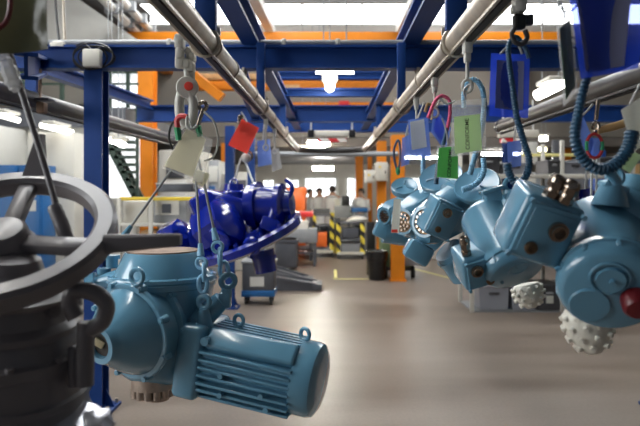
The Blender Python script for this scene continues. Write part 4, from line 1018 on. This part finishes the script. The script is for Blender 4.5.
# coiled slings
def sling(label, V, pts, r0, r1, pitch, m, extra=None):
    P = [V(x, y, (z[0] if z else 0)) for x, y, *z in pts]
    o = thing('coiled_sling', label, 'sling', P[0]); coil(P, r0 * V.s, r1 * V.s, pitch * V.s).build('coil', m, o)
    return o
V = frame(1.82)
sling('navy and blue U shaped coiled sling holding the second actuator', V, [(529, 58), (524, 46), (516, 37), (509, 44), (509, 60), (513, 90), (517, 118), (524, 142), (529, 160), (526, 176), (517, 183), (510, 175), (507, 163)], 2.1, 3.9, 2.8, 'coil_blue')
V = frame(1.45)
sling('thick ribbed blue coil curving round at the right over the nearest actuator', V, [(612, -12), (604, 20), (594, 55), (583, 92), (578, 115), (575, 134), (579, 152), (591, 166), (606, 169), (620, 160), (629, 146), (632, 131)], 2.4, 6.6, 4.2, 'coil_blue')
MB().cyl(V(607, 168, 0), V(617, 182, -6), 5*V.s).build('coil_tail', 'light_blue', ua)
V = frame(2.38)
sling('pale blue coiled loop above the clear conforme pouch', V, [(464, 108, 0), (464, 92, 0), (469, 81, 0), (477, 81, 0), (483, 92, 0), (484, 110, 0), (481, 132, -10), (476, 152, -20), (470, 174, -30)], 2.4, 2.8, 2.4, 'coil_pale')
V = frame(2.55)
sling('short pale blue J shaped coil on the largest round lid', V, [(483, 158), (484, 170), (479, 181), (470, 187), (462, 190)], 2.6, 3.0, 2.6, 'coil_pale')
V = frame(3.0)
sling('pink loop hanging from the right rail left of the pale green sheet', V, [(428, 118), (434, 103), (441, 96), (449, 100), (450, 114), (447, 130)], 1.7, 1.7, 2.2, 'pink')
sling('dark blue cable running from the pink loop to the middle round lid', V, [(447, 128), (443, 145), (438, 165), (436, 184)], 1.8, 2.4, 2.2, 'coil_blue')
V = frame(3.6)
sling('tan looped sling hanging beside the white slip', V, [(425, 112), (428, 104), (433, 108), (432, 120)], 1.5, 1.5, 2, 'wood')
sling('pale blue coil stub rising from the fourth actuator', frame(3.5), [(424, 150), (423, 165), (424, 180), (427, 192)], 2.2, 2.8, 2.4, 'coil_pale')
# ================================================================ SHOP FLOOR BACKGROUND
def bx(px0, px1, py0, py1, d, dep, bev=.008):
    a = W(px0, py0, d); b = W(px1, py1, d)
    return ((a.x + b.x) / 2, d + dep / 2, (a.z + b.z) / 2), (b.x - a.x, dep, a.z - b.z)
def floor_d(py): return EYE * F / (py - CY)
def castors(o, xs, ys, r=.05):
    for x in xs:
        for y in ys:
            c = MB().cyl((x - .015, y, r), (x + .015, y, r), r, n=14).box((x, y, r * 1.6), (.05, .05, r * .9), bev=.005); c.build('castor', 'rubber', o)
# blue cabinets at the left
for k, (x0, x1, lab) in enumerate(((-12, 17, 'blue steel cabinet at the left edge behind the spoked handwheel'), (18, 43, 'blue steel cabinet with two white papers behind the spoked handwheel'))):
    d = 7.75; a = W(x0, 165, d); b = W(x1, 165, d); z = a.z
    o = thing('cabinet', lab, 'cabinet', ((a.x + b.x) / 2, d, 0))
    MB().box(((a.x + b.x) / 2, d + .19, z / 2), (b.x - a.x - .01, .38, z), bev=.008).build('body', 'cab_blue', o)
    dr = MB().box(((a.x + b.x) / 2, d - .012, z / 2 + .03), (b.x - a.x - .05, .024, z - .12), bev=.006).build('door', 'cab_blue', o)
    MB().box((b.x - .06, d - .035, z * .52), (.02, .03, .12), bev=.004).build('handle', 'black', dr)
    if k == 1:
        for (y0, y1) in ((186, 197), (200, 211)):
            c, sz = bx(28, 36, y0, y1, d - .03, .004); MB().box(c, sz).build('paper', 'white', dr)
o = struct('door_1', MB().box(*bx(44, 54, 168, 249, 8.35, .06)), 'cab_blue', 'dark blue office door between the white piers', 'door')
# parts rack with wrapped crates
o = thing('parts_rack', 'white tube rack with yellow top rails holding wrapped crates behind the handle bar', 'rack', W(155, 262, 6.8))
d = 6.8
for px in (119, 151, 196):
    for dy in (0, .6):
        a = W(px, 198, d); MB().box((a.x, d + dy, a.z / 2), (.045, .045, a.z), bev=.005).build('post', 'offwhite', o)
for (x0, x1) in ((119, 151), (151, 196)):
    c, sz = bx(x0, x1, 197, 200.5, d, .04); MB().box(c, sz, bev=.004).build('top_rail', 'yellow', o)
for y in (225, 251):
    c, sz = bx(117, 198, y - 1.5, y + 1.5, d - .02, .66); MB().box(c, sz, bev=.005).build('shelf', 'offwhite', o)
def crate(lab, x0, x1, y0, y1, d, dep, m, lid=None, paper=None, name='crate', cat='crate', group=None, rim=True):
    c, sz = bx(x0, x1, y0, y1, d, dep); o = thing(name, lab, cat, (c[0], c[1], c[2] - sz[2] / 2), group)
    MB().box(c, sz, bev=min(sz) * .06).build('body', m, o)
    if rim: MB().box((c[0], c[1], c[2] + sz[2] / 2 - sz[2] * .06), (sz[0] * 1.04, sz[1] * 1.04, sz[2] * .12), bev=.006).build('rim', lid or m, o)
    if paper:
        c2, s2 = bx(*paper, d - .012, .005); q = MB().box(c2, s2).build('paper', 'white', o)
    return o
c1 = crate('cloudy film wrapped crate on the left of the tube rack', 123, 148, 201, 223, 6.9, .45, 'offwhite', rim=False, name='wrapped_crate')
c2 = crate('film wrapped crate with white sheet and dark picture on the tube rack', 153, 187, 196, 223, 6.9, .45, 'mid_grey', rim=False, paper=(155, 179, 197, 215), name='wrapped_crate')
c, sz = bx(162, 171, 204, 213, 6.875, .004); MB().box(c, sz).build('print', 'dark_steel', c2)
crate('brown carton on the lower shelf of the tube rack', 140, 172, 231, 249, 6.9, .4, 'wood', rim=False, name='carton', cat='carton')
crate('dark box on the lower shelf of the tube rack', 174, 192, 229, 249, 6.9, .4, 'dark_crate', rim=False, name='box', cat='box')
crate('dark slatted machine bed behind the tube rack', 156, 192, 183, 192, 8.0, .6, 'dark_steel', rim=True, lid='alu', name='machine_bed', cat='machine')
# machines mid left
def machine(lab, x0, x1, y0, y1, d, dep, m, bits):
    y1 = CY + EYE * F / d; c, sz = bx(x0, x1, y0, y1, d, dep); o = thing('machine', lab, 'machine', (c[0], c[1], c[2] - sz[2] / 2))
    MB().box(c, sz, bev=.03).build('body', m, o)
    for (nm, a0, a1, b0, b1, mm) in bits:
        c, sz = bx(a0, a1, b0, b1, d - .04, .05); MB().box(c, sz, bev=.008).build(nm, mm, o)
    return o
machine('pale grey machine tool with dark window behind the written pouch', 158, 200, 150, 262, 11, 1.2, 'offwhite', [('window', 166, 184, 162, 178, 'dark_steel'), ('panel', 188, 196, 158, 174, 'mid_grey'), ('door', 162, 186, 180, 225, 'white')])
machine('grey machine with white control panel left of the rear blue post', 204, 219, 160, 258, 11.8, 1.0, 'mid_grey', [('panel', 206, 217, 166, 182, 'white'), ('screen', 208, 215, 186, 194, 'cab_blue')])
machine('low white machine head between the two rear blue posts', 233, 250, 172, 250, 12.5, 1.0, 'offwhite', [('panel', 236, 246, 180, 192, 'dark_steel')])
# trolley with label
d = floor_d(305); x0, x1 = 242, 274
a = W(x0, 262, d); b = W(x1, 305, d)
o = thing('tool_cart', 'grey tool cart with white label and blue base under the deep blue actuator', 'cart', ((a.x + b.x) / 2, d, 0))
MB().box(((a.x + b.x) / 2, d + .2, .40), (b.x - a.x, .4, .40), bev=.02).build('box', 'dark_steel', o)
MB().box(((a.x + b.x) / 2, d + .2, .605), (b.x - a.x + .03, .43, .04), bev=.01).build('lid', 'mid_grey', o)
MB().box(((a.x + b.x) / 2, d + .2, .16), (b.x - a.x + .02, .42, .09), bev=.01).build('base', 'cab_blue', o)
c, sz = bx(250, 264, 277, 286.5, d - .006, .005); MB().box(c, sz).build('label_plate', 'white', o, label='white paper label')
castors(o, (a.x + .05, b.x - .05), (d + .06, d + .34))
# steel channels / ramps on the floor
d = floor_d(291)
for k, (x0, x1, y1, dd, lab, tl) in enumerate(((277, 318, 291, 0, 'grey steel loading ramp lying on the floor, nearest piece', .15), (272, 309, 283, .55, 'grey steel loading ramp lying behind the nearest ramp', .25))):
    a = W(x0, y1, d + dd); b = W(x1, y1, d + dd); hh = [.24, .36][k]; dep = .42
    o = thing('loading_ramp', lab, 'ramp', ((a.x + b.x) / 2, d + dd, 0))
    MB().prism([(a.x - .35, d + dd, 0), (b.x, d + dd, 0), (b.x, d + dd, .07), (a.x - .35, d + dd, hh)], (0, dep, 0)).build('deck', 'dark_steel', o)
    for dy in (-.02, dep): MB().prism([(a.x - .35, d + dd + dy, hh), (b.x - .02, d + dd + dy, .07), (b.x - .02, d + dd + dy, .12), (a.x - .35, d + dd + dy, hh + .05)], (0, .03, 0)).build('side_rail', 'dark_steel', o)
    MB().box((b.x - .02, d + dd + dep / 2, .06), (.16, dep + .06, .10), bev=.01).build('toe_plate', 'dark_steel', o)
crate('dark blue bin standing behind the loading ramps', 275, 297, 240, 268, 12.6, .6, 'dark_steel', rim=True, name='bin', cat='bin')
# far benches, orange cabinet, red bench
o = crate('bright orange cabinet standing at the far left of the aisle', 278, 305.5, 187, 255.4, 15.4, .8, 'orange_cab', name='cabinet', cat='cabinet')
c, sz = bx(282, 302, 192, 211, 15.38, .03); MB().box(c, sz, bev=.01).build('door', 'orange_cab', o)
c, sz = bx(289, 294, 207, 212, 15.33, .03); MB().box(c, sz, bev=.01).build('label_plate', 'white', o, label='white label')
def bench(lab, x0, x1, y0, y1, d, dep, top, legm, thick=3.0, shelf=None):
    a = W(x0, y0, d); b = W(x1, y0, d); o = thing('workbench', lab, 'workbench', ((a.x + b.x) / 2, d, 0))
    t = thick / F * d
    MB().box(((a.x + b.x) / 2, d + dep / 2, a.z - t / 2), (b.x - a.x, dep, t), bev=.008).build('top', top, o)
    for x in (a.x + .05, b.x - .05):
        for y in (d + .05, d + dep - .05): MB().box((x, y, (a.z - t) / 2), (.06, .06, a.z - t)).build('leg', legm, o)
    MB().box(((a.x + b.x) / 2, d + dep / 2, .28), (b.x - a.x - .1, dep - .05, .04)).build('shelf', shelf or legm, o)
    return o
bench('red topped workbench below the orange cabinet', 287, 313, 212, 262, 14.2, .6, 'red', 'dark_steel', 5)
bench('grey workbench with thick grey front left of the hazard striped carts', 274, 317, 229, 262, 13.2, .6, 'mid_grey', 'dark_steel', 14)
bench('grey packing bench in front of the person with their back turned', 334, 351, 206, 262, 15.8, .6, 'mid_grey', 'dark_steel', 12)
bench('blue topped bench below the person at the right end', 352, 368, 208, 262, 15.4, .6, 'cab_blue', 'mid_grey', 4)
crate('black tool box standing on the grey packing bench', 342, 350, 196, 206, 15.9, .4, 'black', name='tool_box', cat='tool box')
crate('white box standing above the grey packing bench near the far window', 335, 340, 199, 206, 15.9, .3, 'offwhite', name='box', cat='box')
crate('grey carton on the thick grey workbench', 296, 308, 221, 229, 13.3, .35, 'offwhite', name='carton', cat='carton', rim=False)
# hazard striped carts
def cart(lab, x0, x1, ytop, d, shelf_ys, posts=True):
    a = W(x0, ytop, d); b = W(x1, ytop, d); o = thing('shelf_cart', lab, 'cart', ((a.x + b.x) / 2, d, 0)); dep = .6
    for x in (a.x, b.x):
        MB().box((x, d, a.z / 2 + .06), (.10, .04, a.z - .12)).build('striped_post', 'hazard', o, label='yellow and black striped post')
        MB().box((x, d + dep, a.z / 2 + .06), (.05, .05, a.z - .12)).build('rear_post', 'dark_steel', o)
    for y in shelf_ys:
        z = W(0, y, d).z; MB().box(((a.x + b.x) / 2, d + dep / 2, z), (b.x - a.x, dep + .04, .05), bev=.006).build('shelf', 'dark_steel', o)
    c = MB().box(((a.x + b.x) / 2, d - .02, .14), (b.x - a.x + .06, .03, .06)); c.build('front_bar', 'offwhite', o)
    castors(o, (a.x, b.x), (d + .02, d + dep), .055)
    return o
cart('wide shelf cart with yellow and black striped posts at the end of the aisle', 338.5, 362.5, 222, 14.6, (223, 240, 254))
cart('shelf cart with striped posts standing left of the wider striped cart', 314, 332, 213, 15.0, (215, 226, 248))
crate('grey drawer box low on the wide striped cart', 341.5, 360, 243, 252, 14.65, .4, 'mid_grey', name='box', cat='box')
crate('dark motor crate in the middle of the wide striped cart', 342, 359, 228, 238, 14.65, .4, 'dark_steel', name='box', cat='box')
o = thing('plastic_bag', 'white plastic bag lying on top of the wide striped cart', 'bag', W(357, 222, 14.7))
MB().sph(W(357.5, 219.5, 14.85), .18, (1.3, .7, .5), 12).sph(W(352.5, 220.5, 14.85), .12, (1.2, .8, .5), 10).build('film', 'white', o)
crate('orange carton on the narrow striped cart', 313, 327, 232, 247, 15.05, .4, 'orange_cab', name='carton', cat='carton', rim=False)
crate('dark tray on top of the narrow striped cart', 313, 330, 209, 214, 15.05, .4, 'dark_crate', name='tray', cat='tray', rim=False)
crate('brown carton low between the two striped carts', 333, 337, 240, 254, 15.4, .4, 'wood', name='carton', cat='carton', rim=False)
# bins
d = 11.3
a = W(366, 0, d).x; b = W(388, 0, d).x; r = (b - a) / 2
o = thing('waste_bin', 'black lined waste bin left of the orange column foot', 'bin', ((a + b) / 2, d, 0))
MB().lathe(((a + b) / 2, d, 0), (0, 0, 1), [(0, 0), (0, r * .72), (.02, r * .76), (.50, r * .95), (.50, 0)], 24).build('body', 'black', o)
MB().lathe(((a + b) / 2, d, 0), (0, 0, 1), [(.36, r * .93), (.44, r * 1.03), (.50, r * 1.0), (.525, r * 1.06), (.535, r * .95), (.50, r * .7)], 24).build('bin_liner', 'bag_black', o)
single('panel_board', MB().box(*bx(367, 375, 222, 280, 11.9, .1), bev=.01), 'black', 'dark board standing behind the black lined bin', 'board')
d = 10.8
a = W(386, 228, d); b = W(420, 262, d)
o = thing('wheelie_bin', 'green wheeled bin behind the orange column foot', 'bin', ((a.x + b.x) / 2, d + .7, 0))
MB().prism([(a.x, d + .7, .2), (b.x - .04, d + .7, .2), (b.x, d + .7, .92), (a.x - .04, d + .7, .92)], (0, .6, 0)).build('body', 'green_bin', o)
MB().box(((a.x + b.x) / 2, d + 1.0, .94), (b.x - a.x + .1, .7, .05), bev=.015).build('lid', 'green_bin', o)
for x in (a.x + .06, b.x - .03): MB().cyl((x - .03, d + .72, .11), (x + .03, d + .72, .11), .11, n=20).build('wheel', 'rubber', o)
MB().box(((a.x + b.x) / 2, d + .75, .16), (b.x - a.x - .1, .06, .06)).build('axle', 'dark_steel', o)
single('grey_plinth', MB().box(*bx(400, 427, 248, 266, 11.3, .4), bev=.02), 'mid_grey', 'grey wheeled plinth right of the orange column foot', 'plinth')
# electrical boxes on columns
for (x0, x1, y0, y1, dd, lab) in ((376, 388, 162, 181, 12.3, 'larger grey electrical box on an orange column'), (365, 376, 170, 183, 12.35, 'smaller grey electrical box left of the larger one')):
    c, sz = bx(x0, x1, y0, y1, dd, .16); o = thing('electrical_box', lab, 'electrical box', c)
    MB().box(c, sz, bev=.012).build('body', 'offwhite', o)
    c, sz = bx(x0 + 1, x1 - 1, y0 + 1, y1 - 1, dd - .02, .02); q = MB().box(c, sz, bev=.006).build('door', 'offwhite', o)
    c, sz = bx(x1 - 3, x1 - 2, (y0 + y1) / 2 - 1, (y0 + y1) / 2 + 2, dd - .04, .02); MB().box(c, sz).build('handle', 'black', q)
    c, sz = bx(x0 + 3, x0 + 5, y0 + 4, y0 + 6, dd - .03, .01); MB().box(c, sz).build('sticker', 'yellow', q)
# floor tape
single('floor_tape', MB().box(*[(W(335.5, 274, floor_d(274)).x, (floor_d(270) + floor_d(278)) / 2, .002), (.055, floor_d(270) - floor_d(278), .004)]).box((W(352, 279, floor_d(279)).x, floor_d(279), .002), (W(372, 279, floor_d(279)).x - W(334, 279, floor_d(279)).x, .06, .004)), 'tape_yellow', 'pale yellow L shaped floor marking tape in the aisle', 'floor tape')
single('floor_tape', MB().box((W(431, 273, 12).x, 12.2, .002), (.06, 1.6, .004), rotm('Z', 20)), 'tape_yellow', 'short pale yellow floor tape right of the wheeled bin', 'floor tape')
# right storage rack with crates
o = thing('storage_rack', 'pale steel storage rack along the right wall behind the blue row', 'rack', (2.9, 8.3, 0))
xs = [W(472, 0, 8.3).x, W(562, 0, 8.3).x, W(660, 0, 8.3).x]
for x in xs:
    for dy in (0, .75): MB().box((x, 8.3 + dy, 1.15), (.05, .05, 2.3), bev=.004).build('upright', 'offwhite', o)
zs = [.02, .70, 1.27, 1.84]
for z in zs:
    for (u, v) in zip(xs, xs[1:]):
        MB().box(((u + v) / 2, 8.68, z - .012), (v - u, .76, .02)).build('shelf', 'mid_grey', o)
        if z > .1: MB().box(((u + v) / 2, 8.29, z - .02), (v - u, .04, .06), bev=.006).build('shelf_beam', 'offwhite', o)
proto = None
def rack_crate(x, z, w, hh, m, lab, paper=False):
    o = thing('storage_crate', lab, 'crate', (x, 8.5, z), 'storage crates on the right rack')
    MB().prism([(x - w * .46, 8.3, z), (x + w * .46, 8.3, z), (x + w * .5, 8.3, z + hh), (x - w * .5, 8.3, z + hh)], (0, .5, 0)).build('body', m, o)
    MB().box((x, 8.55, z + hh - .02), (w * 1.03, .53, .035), bev=.008).build('rim', m, o)
    MB().box((x, 8.29, z + hh * .66), (w * .34, .02, .03), bev=.005).build('handle', 'dark_crate' if m != 'dark_crate' else 'mid_grey', o)
    if paper: MB().box((x, 8.288, z + hh * .42), (w * .32, .006, hh * .3)).build('card', 'paper', o, label='pale label card')
def xw(px): return W(px, 0, 8.3).x
for (a, b, m, lab, pp) in ((479, 509, 'grey_crate', 'grey storage crate first from the left on the rack bottom', False), (512, 536, 'grey_crate', 'grey storage crate second from the left on the rack bottom', False), (538, 561, 'dark_crate', 'dark storage crate with pale card on the rack bottom', True), (566, 592, 'grey_crate', 'grey storage crate behind the lowest cream cone cover', False), (596, 622, 'dark_crate', 'dark storage crate at the right end of the rack bottom', False)):
    rack_crate((xw(a) + xw(b)) / 2, .03, xw(b) - xw(a), .34, m, lab, pp)
for (a, b, z, hh, m, lab) in ((478, 500, 1.84, .26, 'dark_crate', 'dark crate on the top shelf at the left rack upright'), (503, 528, 1.84, .16, 'grey_crate', 'low grey crate on the top shelf second from left'), (548, 561, 1.84, .20, 'dark_crate', 'dark crate on the top shelf beside the middle upright'), (564, 586, 1.84, .18, 'grey_crate', 'grey crate on the top shelf just right of the middle upright'), (600, 630, 1.84, .24, 'dark_crate', 'dark crate on the top shelf at the right end'),
        (480, 508, 1.27, .30, 'dark_crate', 'dark crate on the third shelf at the left'), (515, 545, 1.27, .34, 'grey_crate', 'grey crate on the third shelf second from left'), (575, 600, 1.27, .36, 'dark_crate', 'dark crate on the third shelf right of the middle upright'), (604, 632, 1.27, .33, 'grey_crate', 'grey crate on the third shelf at the right end'),
        (478, 503, .70, .36, 'grey_crate', 'grey crate on the second shelf at the left'), (508, 540, .70, .36, 'dark_crate', 'dark crate on the second shelf in the middle')):
    rack_crate((xw(a) + xw(b)) / 2, z, xw(b) - xw(a), hh, m, lab)
# things deeper behind the rack
o = thing('lift_bar', 'white lifting bar hanging behind the blue U shaped coil at the right', 'lift bar', W(518, 134, 7.4))
MB().box(W(518, 134, 7.4), (.46, .14, .09), bev=.01).build('housing', 'offwhite', o)
MB().box(W(512, 140.5, 7.4), (.26, .12, .05)).build('warning_band', 'hazard_red', o)
for px in (503, 533): MB().cyl(W(px, 130, 7.4), W(px, 100, 7.4), .012).build('rod', 'alu', o)
for (x0, x1, y0, y1, dd, m, lab) in ((523, 538, 142, 164, 12.5, 'white', 'white hanging panel seen behind the blue U shaped coil'), (553, 562, 140, 166, 13.2, 'dark_steel', 'dark switch cabinet left of the orange upright behind the rack')):
    c, sz = bx(x0, x1, y0, y1 + (100 if m != 'white' else 0), dd, .1); single('wall_panel', MB().box(c, sz, bev=.01), m, lab, 'panel')
single('yellow_rail', MB().box(*bx(520, 585, 153.5, 156.5, 11.5, .08), bev=.01), 'tape_yellow', 'dull yellow crane rail crossing behind the right rack', 'rail')
c, sz = bx(596, 606, 150, 286.4, 10.5, .3); single('blue_upright', MB().box(c, sz, bev=.01), 'frame_blue', 'blue upright standing behind the white cords at the right', 'upright')
machine('grey machine block deep behind the right rack', 470, 560, 172, 262, 13.5, 1.2, 'mid_grey', [('panel', 484, 500, 180, 196, 'dark_steel'), ('screen', 520, 536, 178, 190, 'offwhite')])
machine('dark machine block at the far right behind the rack', 584, 660, 158, 262, 12.2, 1.2, 'dark_steel', [('panel', 588, 600, 166, 180, 'mid_grey'), ('guard', 612, 640, 164, 190, 'wood')])
machine('white machine behind the right row of pale blue units', 430, 466, 180, 262, 14.5, 1.2, 'offwhite', [('panel', 436, 446, 186, 198, 'dark_steel')])
# ---------------------------------------------------------------- people
def person(lab, px, d, face, coat='coat', hair='hair', arms='down', hgt=1.70):
    x = (px - CX) / F * d; o = thing('person', lab, 'person', (x, d, 0)); k = hgt / 1.75
    f = math.radians(face); R = Matrix.Rotation(f, 3, 'Z')        # face 0 = looking at the camera (-y)
    def T(a, b, c): return Vector((x, d, 0)) + R @ Vector((a * k, b * k, c * k))
    bm_v = []; ed = []; rad = []
    def vtx(p, r, par=None):
        bm_v.append(p); rad.append(r * k)
        if par is not None: ed.append((par, len(bm_v) - 1))
        return len(bm_v) - 1
    pel = vtx(T(0, 0, .95), .15); sp = vtx(T(0, 0, 1.15), .14, pel); ch = vtx(T(0, .0, 1.36), .16, sp); nk = vtx(T(0, .0, 1.50), .06, ch)
    hd = vtx(T(0, -.01, 1.60), .085, nk); tp = vtx(T(0, 0, 1.70), .075, hd); vtx(T(0, -.115, 1.60), .018, hd)
    for sx in (-1, 1):
        sh = vtx(T(sx * .19, 0, 1.42), .065, ch)
        if arms == 'down': el = vtx(T(sx * .25, .02, 1.16), .045, sh); wr = vtx(T(sx * .26, -.05, .92), .032, el); hv = (T(sx * .26, -.08, .83))
        else: el = vtx(T(sx * .26, -.04, 1.16), .045, sh); wr = vtx(T(sx * .17, -.27, 1.10), .032, el); hv = (T(sx * .13, -.36, 1.08))
        pm = vtx(hv, .035, wr); dr = (hv - bm_v[wr]).normalized(); sd = R @ Vector((1, 0, 0))
        for q in range(4): vtx(hv + dr * (.075 + .012 * (q in (1, 2))) * k + sd * (q - 1.5) * .02 * k, .009, pm)
        vtx(hv + sd * (-sx) * .05 * k + dr * .03 * k, .010, pm)
        hp = vtx(T(sx * .09, 0, .88), .095, pel); kn = vtx(T(sx * .10, -.01, .50), .065, hp); an = vtx(T(sx * .11, .02, .09), .045, kn); vtx(T(sx * .12, -.14, .035), .035, an)
    me = bpy.data.meshes.new('body'); o0 = LOC[o.name]
    me.from_pydata([v - o0 for v in bm_v], ed, [])
    b = bpy.data.objects.new('body', me); COL.objects.link(b); b.parent = o; LOC[b.name] = o0
    sk = b.modifiers.new('skin', 'SKIN'); sk.use_smooth_shade = True
    for i, sv in enumerate(me.skin_vertices[0].data):
        sv.radius = (rad[i], rad[i]); sv.use_root = i == 0
    ss = b.modifiers.new('sub', 'SUBSURF'); ss.levels = 1; ss.render_levels = 1
    me.materials.append(M['skin'])
    c = MB(); c.lathe(T(0, 0, .72), (0, 0, 1), [(0, .21 * k), (.25 * k, .20 * k), (.45 * k, .185 * k), (.62 * k, .20 * k), (.72 * k, .17 * k), (.77 * k, .08 * k)], 18)
    for sx in (-1, 1):
        sh = T(sx * .18, 0, 1.42)
        el, wr = (T(sx * .25, .02, 1.16), T(sx * .26, -.05, .94)) if arms == 'down' else (T(sx * .26, -.04, 1.16), T(sx * .18, -.25, 1.10))
        c.tube([sh, el, wr], [.085 * k, .065 * k, .05 * k], 10)
    c.build('coat', coat, o)
    t = MB()
    for sx in (-1, 1): t.tube([T(sx * .09, 0, .90), T(sx * .10, -.01, .5), T(sx * .11, .02, .09)], [.115 * k, .085 * k, .065 * k], 10)
    t.build('trousers', 'trousers', o)
    MB().sph(T(0, .030, 1.665), .100 * k, (1, .95, 1.0), 14, R).build('hair', hair, o)
    for sx in (-1, 1): MB().sph(T(sx * .035, -.100, 1.625), .012 * k).build('eye', 'black', o)
    return o
person('person in a white coat facing the camera beside the orange cabinet', 319.5, 17.2, 0, arms='bent', hgt=1.68)
person('person in a white coat half hidden between the orange cabinet and another person', 310.5, 18.0, 40, hgt=1.66)
person('person with long dark hair and white coat seen from behind at the packing bench', 332.5, 16.75, 170, arms='bent', hgt=1.74)
person('person in a white coat at the right end of the benches by the orange columns', 361, 16.9, -30, coat='coat', arms='bent', hgt=1.66)
# ================================================================ CAMERA, WORLD
cam = bpy.data.cameras.new('camera'); co = bpy.data.objects.new('camera', cam); COL.objects.link(co)
co.location = (0, 0, EYE); co.rotation_euler = (PI / 2, 0, 0)
cam.sensor_width = 36; cam.lens = 36 * F / 640
cam.shift_x = (320 - CX) / 640; cam.shift_y = (CY - 213) / 640
cam.clip_start = .05
cam.dof.use_dof = True; cam.dof.focus_distance = 2.5; cam.dof.aperture_fstop = 2.9
sc = bpy.context.scene; sc.camera = co
w = bpy.data.worlds.new('world'); sc.world = w; w.use_nodes = True
w.node_tree.nodes['Background'].inputs['Color'].default_value = (.75, .85, 1, 1)
w.node_tree.nodes['Background'].inputs['Strength'].default_value = .08
sc.view_settings.view_transform = 'Standard'; sc.view_settings.look = 'None'; sc.view_settings.gamma = 1
sc.view_settings.use_curve_mapping = False; sc.view_settings.exposure = .25
try: sc.cycles.use_denoising = True
except Exception: pass
